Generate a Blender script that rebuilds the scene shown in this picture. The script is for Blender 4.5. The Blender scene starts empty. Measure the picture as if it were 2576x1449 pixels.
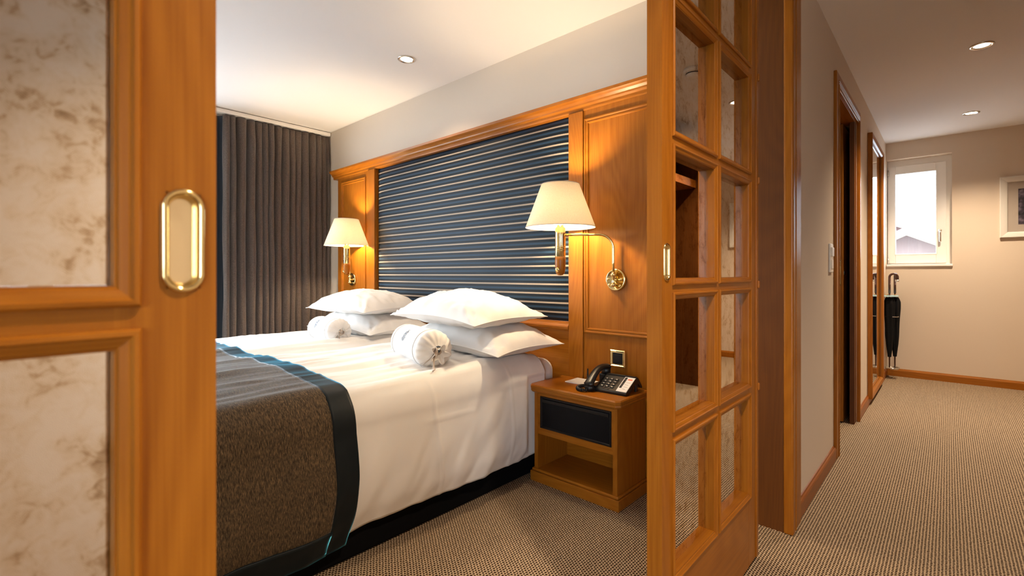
import bpy, bmesh, math, random
from mathutils import Vector, Matrix, noise
random.seed(7)
S = bpy.context.scene
COL = S.collection
PI = math.pi

# ------------------------------------------------------------------ camera, world, exposure
CAM_H = 1.05
YAW = math.atan((2385 - 1288) / 1196.0)
cam_d = bpy.data.cameras.new('camera')
cam = bpy.data.objects.new('camera', cam_d)
COL.objects.link(cam)
cam.location = (0, 0, CAM_H)
cam.rotation_euler = (PI / 2, 0, YAW)
cam_d.sensor_fit = 'HORIZONTAL'
cam_d.sensor_width = 36.0
cam_d.lens = 36.0 * 1196.0 / 2576.0
cam_d.shift_y = -(724.5 - 690.0) / 2576.0
cam_d.clip_start = 0.02
cam_d.dof.use_dof = True
cam_d.dof.focus_distance = 2.7
cam_d.dof.aperture_fstop = 5.0
S.camera = cam

W = bpy.data.worlds.new('daylight'); S.world = W
W.use_nodes = True
wn = W.node_tree.nodes
wn['Background'].inputs[0].default_value = (0.80, 0.90, 1.0, 1)
wn['Background'].inputs[1].default_value = 15.0

S.view_settings.view_transform = 'Standard'
S.view_settings.look = 'None'
S.view_settings.exposure = 0.42
S.view_settings.gamma = 1.0
S.view_settings.use_curve_mapping = False
S.cycles.use_denoising = True
S.cycles.max_bounces = 8
S.cycles.diffuse_bounces = 5
S.cycles.glossy_bounces = 4
S.cycles.transparent_max_bounces = 8
S.cycles.caustics_reflective = False
S.cycles.caustics_refractive = False
S.cycles.sample_clamp_indirect = 6.0


def portal(name, loc, rot, sx, sy):
    d = bpy.data.lights.new(name, 'AREA'); d.shape = 'RECTANGLE'; d.size = sx; d.size_y = sy
    d.cycles.is_portal = True
    o = bpy.data.objects.new(name, d); COL.objects.link(o)
    o.location = loc; o.rotation_euler = rot
    return o


portal('window_bedroom_offscreen', (-4.80, 0.22, 1.2), (0, -PI / 2, 0), 2.2, 2.1)      # bedroom window, light enters along +X
portal('window_living_room_offscreen', (1.9, -3.28, 1.15), (PI / 2, 0, 0), 2.0, 2.1)       # living room window, light enters along +Y
portal('window_hall_portal', (-0.22, 6.55, 1.68), (-PI / 2, 0, 0), 0.5, 1.1)     # hall window, light enters along -Y

H = 2.41          # ceiling
YW = 2.19         # bedroom headboard wall
HX = -0.48        # left wall of the hall
YF = 6.30         # end wall of the hall
XW = -4.55        # window wall of the bedroom


# ------------------------------------------------------------------ materials
def new_mat(name):
    m = bpy.data.materials.new(name); m.use_nodes = True
    nt = m.node_tree
    return m, nt, nt.nodes['Principled BSDF']


def N(nt, kind, **kw):
    n = nt.nodes.new(kind)
    for k, v in kw.items():
        setattr(n, k, v)
    return n


def plain(name, col, rough=0.5, metal=0.0, spec=0.5, bump=0.0, bscale=200.0, sheen=0.0, var=0.0, coat=0.0):
    m, nt, b = new_mat(name)
    b.inputs['Base Color'].default_value = (*col, 1)
    b.inputs['Roughness'].default_value = rough
    b.inputs['Metallic'].default_value = metal
    b.inputs['Specular IOR Level'].default_value = spec
    b.inputs['Sheen Weight'].default_value = sheen
    b.inputs['Coat Weight'].default_value = coat
    if bump or var:
        tc = N(nt, 'ShaderNodeTexCoord')
        nz = N(nt, 'ShaderNodeTexNoise'); nz.inputs['Scale'].default_value = bscale
        nz.inputs['Detail'].default_value = 3
        nt.links.new(tc.outputs['Object'], nz.inputs['Vector'])
        if bump:
            bp = N(nt, 'ShaderNodeBump'); bp.inputs['Strength'].default_value = bump
            bp.inputs['Distance'].default_value = 0.004
            nt.links.new(nz.outputs['Fac'], bp.inputs['Height'])
            nt.links.new(bp.outputs['Normal'], b.inputs['Normal'])
        if var:
            mx = N(nt, 'ShaderNodeMixRGB'); mx.inputs[1].default_value = (*[c * (1 - var) for c in col], 1)
            mx.inputs[2].default_value = (*[min(1, c * (1 + var)) for c in col], 1)
            nt.links.new(nz.outputs['Fac'], mx.inputs[0])
            nt.links.new(mx.outputs[0], b.inputs['Base Color'])
    return m


def wood(name, axis, dark, light, rough=0.32, rings=True):
    """veneer whose grain runs along the given axis"""
    m, nt, b = new_mat(name)
    tc = N(nt, 'ShaderNodeTexCoord')
    oi = N(nt, 'ShaderNodeObjectInfo')
    off = N(nt, 'ShaderNodeVectorMath', operation='SCALE')
    off.inputs[0].default_value = (3.1, 5.3, 2.7)
    nt.links.new(oi.outputs['Random'], off.inputs['Scale'])
    add = N(nt, 'ShaderNodeVectorMath', operation='ADD')
    nt.links.new(tc.outputs['Object'], add.inputs[0]); nt.links.new(off.outputs[0], add.inputs[1])

    def mapped(across, along):
        mp = N(nt, 'ShaderNodeMapping')
        s = [across] * 3; s['XYZ'.index(axis)] = along
        mp.inputs['Scale'].default_value = s
        nt.links.new(add.outputs[0], mp.inputs['Vector'])
        return mp
    fine = N(nt, 'ShaderNodeTexNoise'); fine.inputs['Scale'].default_value = 1.0; fine.inputs['Detail'].default_value = 4
    nt.links.new(mapped(260, 5).outputs[0], fine.inputs['Vector'])
    broad = N(nt, 'ShaderNodeTexNoise'); broad.inputs['Scale'].default_value = 1.0; broad.inputs['Detail'].default_value = 2
    nt.links.new(mapped(9, 1.1).outputs[0], broad.inputs['Vector'])
    # growth rings: contour lines of a stretched noise give the cathedral figure
    ring = N(nt, 'ShaderNodeTexNoise'); ring.inputs['Scale'].default_value = 1.0; ring.inputs['Detail'].default_value = 1
    nt.links.new(mapped(3.2, 0.55).outputs[0], ring.inputs['Vector'])
    mul = N(nt, 'ShaderNodeMath', operation='MULTIPLY'); mul.inputs[1].default_value = 210
    nt.links.new(ring.outputs['Fac'], mul.inputs[0])
    sn = N(nt, 'ShaderNodeMath', operation='SINE'); nt.links.new(mul.outputs[0], sn.inputs[0])
    a1 = N(nt, 'ShaderNodeMath', operation='MULTIPLY_ADD'); a1.inputs[1].default_value = 0.055 if rings else 0.02; a1.inputs[2].default_value = 0.0
    nt.links.new(sn.outputs[0], a1.inputs[0])
    a2 = N(nt, 'ShaderNodeMath', operation='MULTIPLY_ADD'); a2.inputs[1].default_value = 0.55
    nt.links.new(fine.outputs['Fac'], a2.inputs[0]); nt.links.new(a1.outputs[0], a2.inputs[2])
    a3 = N(nt, 'ShaderNodeMath', operation='MULTIPLY_ADD'); a3.inputs[1].default_value = 0.34
    nt.links.new(broad.outputs['Fac'], a3.inputs[0]); nt.links.new(a2.outputs[0], a3.inputs[2])
    cr = N(nt, 'ShaderNodeValToRGB')
    cr.color_ramp.elements[0].position = 0.25; cr.color_ramp.elements[0].color = (*dark, 1)
    cr.color_ramp.elements[1].position = 0.80; cr.color_ramp.elements[1].color = (*light, 1)
    nt.links.new(a3.outputs[0], cr.inputs['Fac'])
    nt.links.new(cr.outputs[0], b.inputs['Base Color'])
    b.inputs['Roughness'].default_value = rough
    b.inputs['Specular IOR Level'].default_value = 0.28
    bp = N(nt, 'ShaderNodeBump'); bp.inputs['Strength'].default_value = 0.06; bp.inputs['Distance'].default_value = 0.002
    nt.links.new(fine.outputs['Fac'], bp.inputs['Height']); nt.links.new(bp.outputs['Normal'], b.inputs['Normal'])
    return m


WD, WL = (0.250, 0.074, 0.0045), (0.420, 0.150, 0.0130)
M = {}
for ax in 'XYZ':
    M['wood' + ax] = wood('cherry_veneer_' + ax.lower(), ax, WD, WL)
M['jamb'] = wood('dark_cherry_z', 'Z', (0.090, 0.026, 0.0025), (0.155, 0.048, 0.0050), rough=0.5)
M['woodred'] = wood('red_cherry_y', 'Y', (0.20, 0.052, 0.006), (0.34, 0.098, 0.012))
M['wall'] = plain('cream_wall_paint', (0.68, 0.565, 0.45), 0.85, bump=0.10, bscale=350)
M['wallbed'] = plain('pale_greige_wall_paint', (0.69, 0.61, 0.515), 0.85, bump=0.08, bscale=350)
M['ceil'] = plain('white_ceiling_paint', (0.80, 0.765, 0.745), 0.9)
M['white_cloth'] = plain('white_cotton', (0.83, 0.815, 0.80), 0.75, sheen=0.15, bump=0.05, bscale=900, spec=0.2)
M['brass'] = plain('polished_brass', (0.83, 0.64, 0.30), 0.13, metal=1.0)
M['steel'] = plain('satin_steel', (0.72, 0.69, 0.64), 0.25, metal=1.0)
M['black'] = plain('black_plastic', (0.008, 0.008, 0.009), 0.32, spec=0.35)
M['black_matte'] = plain('black_fabric', (0.004, 0.004, 0.005), 0.9, spec=0.08)
M['blackglass'] = plain('black_lacquer', (0.004, 0.005, 0.007), 0.35, spec=0.2)
M['silver'] = plain('silver_grey_plastic', (0.62, 0.60, 0.57), 0.35)
M['paper'] = plain('white_paper', (0.82, 0.79, 0.76), 0.8)
M['red'] = plain('orange_red_print', (0.75, 0.13, 0.05), 0.5)
M['grey_print'] = plain('grey_print', (0.42, 0.36, 0.34), 0.6)
M['key'] = plain('grey_key_caps', (0.045, 0.043, 0.04), 0.25)
M['white_paint'] = plain('white_lacquered_wood', (0.86, 0.83, 0.79), 0.4)
M['white_plastic'] = plain('white_plastic', (0.82, 0.77, 0.70), 0.4)
M['border'] = plain('navy_black_satin', (0.0030, 0.0075, 0.0105), 0.5, spec=0.25, sheen=0.8, bump=0.04, bscale=60)
M['border'].node_tree.nodes['Principled BSDF'].inputs['Sheen Tint'].default_value = (0.12, 0.62, 0.90, 1)
M['border'].node_tree.nodes['Principled BSDF'].inputs['Sheen Roughness'].default_value = 0.22
M['tie'] = plain('beige_cotton_tape', (0.46, 0.37, 0.30), 0.8)
M['embroid'] = plain('blue_embroidery', (0.16, 0.23, 0.35), 0.7)
M['umb'] = plain('black_umbrella_cloth', (0.006, 0.006, 0.007), 0.7, spec=0.12)
M['cane'] = plain('varnished_dark_cane', (0.055, 0.018, 0.010), 0.18)
M['lining'] = plain('navy_curtain_lining', (0.010, 0.020, 0.035), 0.7, sheen=0.3)
M['dirtywhite'] = plain('snow', (0.85, 0.87, 0.9), 0.9)
M['greyed_ground'] = plain('ground_greyed_for_less_bounce', (0.40, 0.40, 0.41), 0.9)  # darker than snow, to lessen bounce through the bedroom window
M['chalet'] = plain('weathered_pink_boards', (0.150, 0.108, 0.098), 0.9)
M['chaletred'] = plain('weathered_red_boards', (0.140, 0.080, 0.072), 0.9)
M['chaletroof'] = plain('pale_timber', (0.17, 0.14, 0.11), 0.9)
M['mount'] = plain('pinkish_mount_card', (0.60, 0.49, 0.41), 0.8)
M['silver_frame'] = plain('silvered_wood', (0.74, 0.70, 0.64), 0.4)
M['screw'] = plain('dark_brass_screw', (0.45, 0.32, 0.12), 0.3, metal=1.0)


def mat_emit(name, col, strength):
    m, nt, b = new_mat(name)
    b.inputs['Base Color'].default_value = (*col, 1)
    b.inputs['Emission Color'].default_value = (*col, 1)
    b.inputs['Emission Strength'].default_value = strength
    return m


M['bulb'] = mat_emit('lit_lamp_glass', (1.0, 0.80, 0.52), 12.0)
M['led'] = mat_emit('lit_downlight_glass', (1.0, 0.86, 0.66), 14.0)


def mat_shade():
    m, nt, b = new_mat('cream_lampshade_fabric')
    out = nt.nodes['Material Output']; nt.nodes.remove(b)
    tc = N(nt, 'ShaderNodeTexCoord')
    mp = N(nt, 'ShaderNodeMapping'); mp.inputs['Scale'].default_value = (500, 500, 40)
    nz = N(nt, 'ShaderNodeTexNoise'); nz.inputs['Scale'].default_value = 1.0
    nt.links.new(tc.outputs['Object'], mp.inputs[0]); nt.links.new(mp.outputs[0], nz.inputs['Vector'])
    cr = N(nt, 'ShaderNodeValToRGB')
    cr.color_ramp.elements[0].position = 0.3; cr.color_ramp.elements[0].color = (0.80, 0.73, 0.60, 1)
    cr.color_ramp.elements[1].position = 0.7; cr.color_ramp.elements[1].color = (0.90, 0.84, 0.72, 1)
    nt.links.new(nz.outputs['Fac'], cr.inputs['Fac'])
    d = N(nt, 'ShaderNodeBsdfDiffuse'); t = N(nt, 'ShaderNodeBsdfTranslucent')
    nt.links.new(cr.outputs[0], d.inputs[0]); nt.links.new(cr.outputs[0], t.inputs[0])
    mx = N(nt, 'ShaderNodeMixShader'); mx.inputs[0].default_value = 0.5
    nt.links.new(d.outputs[0], mx.inputs[1]); nt.links.new(t.outputs[0], mx.inputs[2])
    nt.links.new(mx.outputs[0], out.inputs[0])
    return m


M['shade'] = mat_shade()


def mat_glass(name, tint=(0.97, 0.98, 0.98), fac=0.06):
    m, nt, b = new_mat(name)
    out = nt.nodes['Material Output']; nt.nodes.remove(b)
    tr = N(nt, 'ShaderNodeBsdfTransparent'); tr.inputs[0].default_value = (*tint, 1)
    gl = N(nt, 'ShaderNodeBsdfGlossy'); gl.inputs['Roughness'].default_value = 0.02
    mx = N(nt, 'ShaderNodeMixShader'); mx.inputs[0].default_value = fac
    nt.links.new(tr.outputs[0], mx.inputs[1]); nt.links.new(gl.outputs[0], mx.inputs[2])
    nt.links.new(mx.outputs[0], out.inputs[0])
    return m


M['glass'] = mat_glass('window_glass')
M['tealglass'] = plain('frosted_teal_glass', (0.42, 0.66, 0.74), 0.25)
M['mirror'] = plain('silvered_mirror', (0.88, 0.87, 0.84), 0.01, metal=1.0)


def mat_antique():
    """antiqued mirror: brownish mottled silvering"""
    m, nt, b = new_mat('antique_mirror')
    tc = N(nt, 'ShaderNodeTexCoord')
    oi = N(nt, 'ShaderNodeObjectInfo')
    off = N(nt, 'ShaderNodeVectorMath', operation='SCALE'); off.inputs[0].default_value = (4, 7, 5)
    nt.links.new(oi.outputs['Random'], off.inputs['Scale'])
    add = N(nt, 'ShaderNodeVectorMath', operation='ADD')
    nt.links.new(tc.outputs['Object'], add.inputs[0]); nt.links.new(off.outputs[0], add.inputs[1])
    n1 = N(nt, 'ShaderNodeTexNoise'); n1.inputs['Scale'].default_value = 24; n1.inputs['Detail'].default_value = 5
    n1.inputs['Roughness'].default_value = 0.62; n1.inputs['Distortion'].default_value = 0.7
    nt.links.new(add.outputs[0], n1.inputs['Vector'])
    n2 = N(nt, 'ShaderNodeTexNoise'); n2.inputs['Scale'].default_value = 75; n2.inputs['Detail'].default_value = 3
    n2.inputs['Distortion'].default_value = 1.6
    nt.links.new(add.outputs[0], n2.inputs['Vector'])
    # fine chevron of the backing
    sep = N(nt, 'ShaderNodeSeparateXYZ'); nt.links.new(add.outputs[0], sep.inputs[0])
    pp = N(nt, 'ShaderNodeMath', operation='PINGPONG'); pp.inputs[1].default_value = 0.0042
    nt.links.new(sep.outputs['Y'], pp.inputs[0])
    ad = N(nt, 'ShaderNodeMath', operation='ADD'); nt.links.new(pp.outputs[0], ad.inputs[0]); nt.links.new(sep.outputs['Z'], ad.inputs[1])
    ml = N(nt, 'ShaderNodeMath', operation='MULTIPLY'); ml.inputs[1].default_value = 3000; nt.links.new(ad.outputs[0], ml.inputs[0])
    sn = N(nt, 'ShaderNodeMath', operation='SINE'); nt.links.new(ml.outputs[0], sn.inputs[0])
    s2 = N(nt, 'ShaderNodeMath', operation='MULTIPLY_ADD'); s2.inputs[1].default_value = 0.030; nt.links.new(sn.outputs[0], s2.inputs[0])
    m2 = N(nt, 'ShaderNodeMath', operation='MULTIPLY_ADD'); m2.inputs[1].default_value = 0.50
    nt.links.new(n2.outputs['Fac'], m2.inputs[0]); nt.links.new(n1.outputs['Fac'], m2.inputs[2])
    nt.links.new(m2.outputs[0], s2.inputs[2])
    cr = N(nt, 'ShaderNodeValToRGB')
    e = cr.color_ramp.elements
    e[0].position = 0.46; e[0].color = (0.36, 0.25, 0.155, 1)
    e[1].position = 0.86; e[1].color = (0.92, 0.89, 0.85, 1)
    x = e.new(0.60); x.color = (0.66, 0.54, 0.405, 1)
    x = e.new(0.70); x.color = (0.86, 0.79, 0.69, 1)
    nt.links.new(s2.outputs[0], cr.inputs['Fac'])
    nt.links.new(cr.outputs[0], b.inputs['Base Color'])
    b.inputs['Metallic'].default_value = 1.0
    b.inputs['Roughness'].default_value = 0.012
    return m


M['antique'] = mat_antique()


def mat_carpet():
    m, nt, b = new_mat('looped_carpet')
    tc = N(nt, 'ShaderNodeTexCoord')
    sep = N(nt, 'ShaderNodeSeparateXYZ'); nt.links.new(tc.outputs['Object'], sep.inputs[0])

    def mth(op, a, bb=None, c=None):
        n = N(nt, 'ShaderNodeMath', operation=op)
        for i, v in enumerate((a, bb, c)):
            if v is None:
                continue
            if isinstance(v, (int, float)):
                n.inputs[i].default_value = v
            else:
                nt.links.new(v, n.inputs[i])
        return n.outputs[0]
    nz = N(nt, 'ShaderNodeTexNoise'); nz.inputs['Scale'].default_value = 90; nz.inputs['Detail'].default_value = 2
    nt.links.new(tc.outputs['Object'], nz.inputs['Vector'])
    wob = mth('MULTIPLY', mth('SUBTRACT', nz.outputs['Fac'], 0.5), 0.5)
    px, py = 0.0100, 0.0125
    u = mth('DIVIDE', sep.outputs['X'], px)
    row = mth('FLOOR', u)
    stag = mth('MULTIPLY', mth('MODULO', mth('ABSOLUTE', row), 2.0), 0.5)
    v = mth('ADD', mth('DIVIDE', sep.outputs['Y'], py), stag)
    fu = mth('SUBTRACT', mth('FRACT', mth('ADD', u, wob)), 0.5)
    fv = mth('SUBTRACT', mth('FRACT', mth('ADD', v, wob)), 0.5)
    # dark knot in the middle of each cell
    d = mth('ADD', mth('POWER', mth('ABSOLUTE', mth('DIVIDE', fu, 0.41)), 2.0), mth('POWER', mth('ABSOLUTE', mth('DIVIDE', fv, 0.38)), 2.0))
    k = N(nt, 'ShaderNodeMapRange'); k.inputs['From Min'].default_value = 0.45; k.inputs['From Max'].default_value = 1.5
    nt.links.new(d, k.inputs['Value'])
    cr = N(nt, 'ShaderNodeMixRGB')
    cr.inputs[1].default_value = (0.022, 0.009, 0.003, 1)
    nt.links.new(k.outputs[0], cr.inputs[0])
    big = N(nt, 'ShaderNodeTexNoise'); big.inputs['Scale'].default_value = 500
    nt.links.new(tc.outputs['Object'], big.inputs['Vector'])
    c2 = N(nt, 'ShaderNodeMixRGB'); c2.inputs[1].default_value = (0.46, 0.325, 0.205, 1); c2.inputs[2].default_value = (0.62, 0.47, 0.325, 1)
    nt.links.new(big.outputs['Fac'], c2.inputs[0])
    nt.links.new(c2.outputs[0], cr.inputs[2])
    nt.links.new(cr.outputs[0], b.inputs['Base Color'])
    b.inputs['Roughness'].default_value = 0.95
    b.inputs['Specular IOR Level'].default_value = 0.1
    bp = N(nt, 'ShaderNodeBump'); bp.inputs['Strength'].default_value = 0.6; bp.inputs['Distance'].default_value = 0.004
    nt.links.new(k.outputs[0], bp.inputs['Height']); nt.links.new(bp.outputs['Normal'], b.inputs['Normal'])
    return m


M['carpet'] = mat_carpet()


def mat_stripes(z0):
    """woven horizontal stripes: cream, black, blue, black"""
    m, nt, b = new_mat('striped_headboard_weave')
    tc = N(nt, 'ShaderNodeTexCoord')
    sep = N(nt, 'ShaderNodeSeparateXYZ'); nt.links.new(tc.outputs['Object'], sep.inputs[0])
    a = N(nt, 'ShaderNodeMath', operation='MULTIPLY_ADD'); a.inputs[1].default_value = 1 / 0.0526; a.inputs[2].default_value = 40 + z0
    nt.links.new(sep.outputs['Z'], a.inputs[0])
    fr = N(nt, 'ShaderNodeMath', operation='FRACT'); nt.links.new(a.outputs[0], fr.inputs[0])
    cr = N(nt, 'ShaderNodeValToRGB'); cr.color_ramp.interpolation = 'CONSTANT'
    e = cr.color_ramp.elements
    blk = (0.003, 0.006, 0.011, 1)
    e[0].position = 0.0; e[0].color = (0.42, 0.34, 0.26, 1)
    e[1].position = 0.18; e[1].color = blk
    x = e.new(0.48); x.color = (0.022, 0.054, 0.098, 1)
    x = e.new(0.54); x.color = (0.016, 0.042, 0.080, 1)
    x = e.new(0.72); x.color = blk
    nt.links.new(fr.outputs[0], cr.inputs['Fac'])
    # vertical weave ticks
    t = N(nt, 'ShaderNodeMath', operation='MULTIPLY'); t.inputs[1].default_value = 1100
    nt.links.new(sep.outputs['X'], t.inputs[0])
    s = N(nt, 'ShaderNodeMath', operation='SINE'); nt.links.new(t.outputs[0], s.inputs[0])
    s2 = N(nt, 'ShaderNodeMath', operation='MULTIPLY_ADD'); s2.inputs[1].default_value = 0.16; s2.inputs[2].default_value = 0.88
    nt.links.new(s.outputs[0], s2.inputs[0])
    mx = N(nt, 'ShaderNodeMixRGB', blend_type='MULTIPLY'); mx.inputs[0].default_value = 1.0
    nt.links.new(cr.outputs[0], mx.inputs[1]); nt.links.new(s2.outputs[0], mx.inputs[2])
    nt.links.new(mx.outputs[0], b.inputs['Base Color'])
    b.inputs['Roughness'].default_value = 0.55
    b.inputs['Specular IOR Level'].default_value = 0.22
    return m


def mat_tweed():
    m, nt, b = new_mat('brown_tweed')
    tc = N(nt, 'ShaderNodeTexCoord')
    mp = N(nt, 'ShaderNodeMapping'); mp.inputs['Scale'].default_value = (75, 520, 75)
    nt.links.new(tc.outputs['Object'], mp.inputs[0])
    n1 = N(nt, 'ShaderNodeTexNoise'); n1.inputs['Scale'].default_value = 1.0; n1.inputs['Detail'].default_value = 3; n1.inputs['Roughness'].default_value = 0.7
    nt.links.new(mp.outputs[0], n1.inputs['Vector'])
    cr = N(nt, 'ShaderNodeValToRGB'); e = cr.color_ramp.elements
    e[0].position = 0.34; e[0].color = (0.014, 0.010, 0.006, 1)
    e[1].position = 0.72; e[1].color = (0.27, 0.18, 0.088, 1)
    x = e.new(0.52); x.color = (0.082, 0.057, 0.033, 1)
    nt.links.new(n1.outputs['Fac'], cr.inputs['Fac']); nt.links.new(cr.outputs[0], b.inputs['Base Color'])
    b.inputs['Roughness'].default_value = 0.85
    b.inputs['Sheen Weight'].default_value = 1.0
    b.inputs['Sheen Roughness'].default_value = 0.22
    b.inputs['Sheen Tint'].default_value = (0.86, 0.94, 1.0, 1)
    b.inputs['Specular IOR Level'].default_value = 0.3
    bp = N(nt, 'ShaderNodeBump'); bp.inputs['Strength'].default_value = 0.5; bp.inputs['Distance'].default_value = 0.003
    nt.links.new(n1.outputs['Fac'], bp.inputs['Height']); nt.links.new(bp.outputs['Normal'], b.inputs['Normal'])
    return m


M['tweed'] = mat_tweed()


def mat_curtain():
    m, nt, b = new_mat('grey_brown_curtain_weave')
    tc = N(nt, 'ShaderNodeTexCoord')
    mp = N(nt, 'ShaderNodeMapping'); mp.inputs['Scale'].default_value = (700, 700, 140)
    nt.links.new(tc.outputs['Object'], mp.inputs[0])
    n1 = N(nt, 'ShaderNodeTexNoise'); n1.inputs['Scale'].default_value = 1.0; n1.inputs['Detail'].default_value = 3
    nt.links.new(mp.outputs[0], n1.inputs['Vector'])
    cr = N(nt, 'ShaderNodeValToRGB'); e = cr.color_ramp.elements
    e[0].position = 0.3; e[0].color = (0.032, 0.024, 0.021, 1)
    e[1].position = 0.75; e[1].color = (0.200, 0.150, 0.126, 1)
    nt.links.new(n1.outputs['Fac'], cr.inputs['Fac']); nt.links.new(cr.outputs[0], b.inputs['Base Color'])
    b.inputs['Roughness'].default_value = 0.8
    b.inputs['Sheen Weight'].default_value = 0.25
    b.inputs['Specular IOR Level'].default_value = 0.2
    return m


M['curtain'] = mat_curtain()


def mat_picture():
    m, nt, b = new_mat('dark_garden_print')
    tc = N(nt, 'ShaderNodeTexCoord')
    n1 = N(nt, 'ShaderNodeTexNoise'); n1.inputs['Scale'].default_value = 22; n1.inputs['Detail'].default_value = 5
    nt.links.new(tc.outputs['Object'], n1.inputs['Vector'])
    cr = N(nt, 'ShaderNodeValToRGB'); e = cr.color_ramp.elements
    e[0].position = 0.35; e[0].color = (0.016, 0.022, 0.020, 1)
    e[1].position = 0.70; e[1].color = (0.30, 0.24, 0.30, 1)
    x = e.new(0.5); x.color = (0.075, 0.060, 0.085, 1)
    nt.links.new(n1.outputs['Fac'], cr.inputs['Fac']); nt.links.new(cr.outputs[0], b.inputs['Base Color'])
    b.inputs['Roughness'].default_value = 0.3
    return m


M['picture'] = mat_picture()


# ------------------------------------------------------------------ geometry helpers
class B:
    """collects shapes, then builds ONE mesh object"""
    def __init__(s):
        s.v = []; s.f = []; s.sm = []; s.mi = {}

    def add(s, vs, fs, smooth=False):
        o = len(s.v); s.v += [Vector(v) for v in vs]
        s.f += [tuple(i + o for i in f) for f in fs]; s.sm += [smooth] * len(fs)
        return s

    def box(s, lo, hi, bev=0.0, seg=2):
        lo, hi = [min(a, b) for a, b in zip(lo, hi)], [max(a, b) for a, b in zip(lo, hi)]
        bm = bmesh.new(); bmesh.ops.create_cube(bm, size=1.0)
        for v in bm.verts:
            v.co = Vector([(lo[i] + hi[i]) / 2 + v.co[i] * (hi[i] - lo[i]) for i in range(3)])
        if bev:
            bmesh.ops.bevel(bm, geom=list(bm.edges), offset=min(bev, min(hi[i] - lo[i] for i in range(3)) * 0.45), segments=seg, affect='EDGES', profile=0.5)
        bm.verts.index_update()
        s.add([v.co.copy() for v in bm.verts], [[v.index for v in f.verts] for f in bm.faces])
        bm.free(); return s

    def lathe(s, prof, c=(0, 0, 0), axis='Z', seg=32, smooth=True, cap=True):
        """prof: list of (r, h) along the axis"""
        vs = []; fs = []
        for r, h in prof:
            for i in range(seg):
                a = 2 * PI * i / seg
                p = (r * math.cos(a), r * math.sin(a), h)
                if axis == 'X': p = (p[2], p[0], p[1])
                if axis == 'Y': p = (p[0], p[2], p[1])
                vs.append((p[0] + c[0], p[1] + c[1], p[2] + c[2]))
        for j in range(len(prof) - 1):
            for i in range(seg):
                k = (i + 1) % seg
                fs.append((j * seg + i, j * seg + k, (j + 1) * seg + k, (j + 1) * seg + i))
        if cap:
            if prof[0][0] > 1e-5: fs.append(tuple(range(seg)))
            if prof[-1][0] > 1e-5: fs.append(tuple((len(prof) - 1) * seg + i for i in range(seg)))
        return s.add(vs, fs, smooth)

    def tube(s, pts, r, seg=10, smooth=True, flat=1.0, rad=None):
        pts = [Vector(p) for p in pts]; n = len(pts)
        vs = []; fs = []
        up = Vector((0, 0, 1)); prevx = None
        for i, p in enumerate(pts):
            t = (pts[min(i + 1, n - 1)] - pts[max(i - 1, 0)]).normalized()
            if prevx is None:
                x = t.cross(up)
                if x.length < 0.05: x = t.cross(Vector((1, 0, 0)))
            else:
                x = prevx - t * prevx.dot(t)
            x.normalize(); prevx = x; y = t.cross(x)
            rr = rad[i] if rad else r
            for k in range(seg):
                a = 2 * PI * k / seg
                vs.append(p + x * (rr * math.cos(a)) + y * (rr * flat * math.sin(a)))
        for i in range(n - 1):
            for k in range(seg):
                l = (k + 1) % seg
                fs.append((i * seg + k, i * seg + l, (i + 1) * seg + l, (i + 1) * seg + k))
        fs.append(tuple(range(seg))); fs.append(tuple((n - 1) * seg + k for k in range(seg)))
        return s.add(vs, fs, smooth)

    def grid(s, fn, nu, nv, smooth=True, wrap=False):
        vs = [fn(i / nu, j / nv) for j in range(nv + 1) for i in range(nu + (0 if wrap else 1))]
        w = nu if wrap else nu + 1; fs = []
        for j in range(nv):
            for i in range(nu):
                k = (i + 1) % w
                fs.append((j * w + i, j * w + k, (j + 1) * w + k, (j + 1) * w + i))
        return s.add(vs, fs, smooth)

    def frame(s, to3, u0, u1, v0, v1, prof, smooth=False):
        """mitred moulding round a rectangle; prof: (inset, height) pairs"""
        vs = []; fs = []; n = len(prof)
        for (su, sv) in ((0, 0), (1, 0), (1, 1), (0, 1)):
            for ins, hh in prof:
                vs.append(to3((u0 + ins) if su == 0 else (u1 - ins), (v0 + ins) if sv == 0 else (v1 - ins), hh))
        for c in range(4):
            d = (c + 1) % 4
            for k in range(n - 1):
                if c % 2: s.mi[len(s.f) + len(fs)] = 1      # upright sides: second material
                fs.append((c * n + k, d * n + k, d * n + k + 1, c * n + k + 1))
        return s.add(vs, fs, smooth)

    def sweep(s, prof, p0, p1, to3):
        """straight extrusion of an open profile (a, b) from p0 to p1 along one axis, capped"""
        n = len(prof); vs = [to3(a, b, p0) for a, b in prof] + [to3(a, b, p1) for a, b in prof]
        fs = [(i, (i + 1) % n, n + (i + 1) % n, n + i) for i in range(n)]
        fs += [tuple(range(n)), tuple(range(n, 2 * n))]
        return s.add(vs, fs)

    def obj(s, name, mat, parent=None, local=False, **tags):
        lo = Vector([min(v[i] for v in s.v) for i in range(3)]); hi = Vector([max(v[i] for v in s.v) for i in range(3)])
        c = (lo + hi) / 2
        me = bpy.data.meshes.new(name)
        me.from_pydata([v - c for v in s.v], [], s.f)
        me.polygons.foreach_set('use_smooth', s.sm)
        bm = bmesh.new(); bm.from_mesh(me); bmesh.ops.recalc_face_normals(bm, faces=bm.faces); bm.to_mesh(me); bm.free()
        for q in (mat if isinstance(mat, (list, tuple)) else [mat]):
            me.materials.append(M[q] if isinstance(q, str) else q)
        if isinstance(mat, (list, tuple)):
            for i, q in s.mi.items(): me.polygons[i].material_index = q
        o = bpy.data.objects.new(name, me); COL.objects.link(o)
        if parent is not None:
            o.parent = parent
            base = Vector((0, 0, 0)) if local else ROOT(parent)
            o.location = c - base
        else:
            o.location = c
        tag(o, **tags)
        return o


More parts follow.
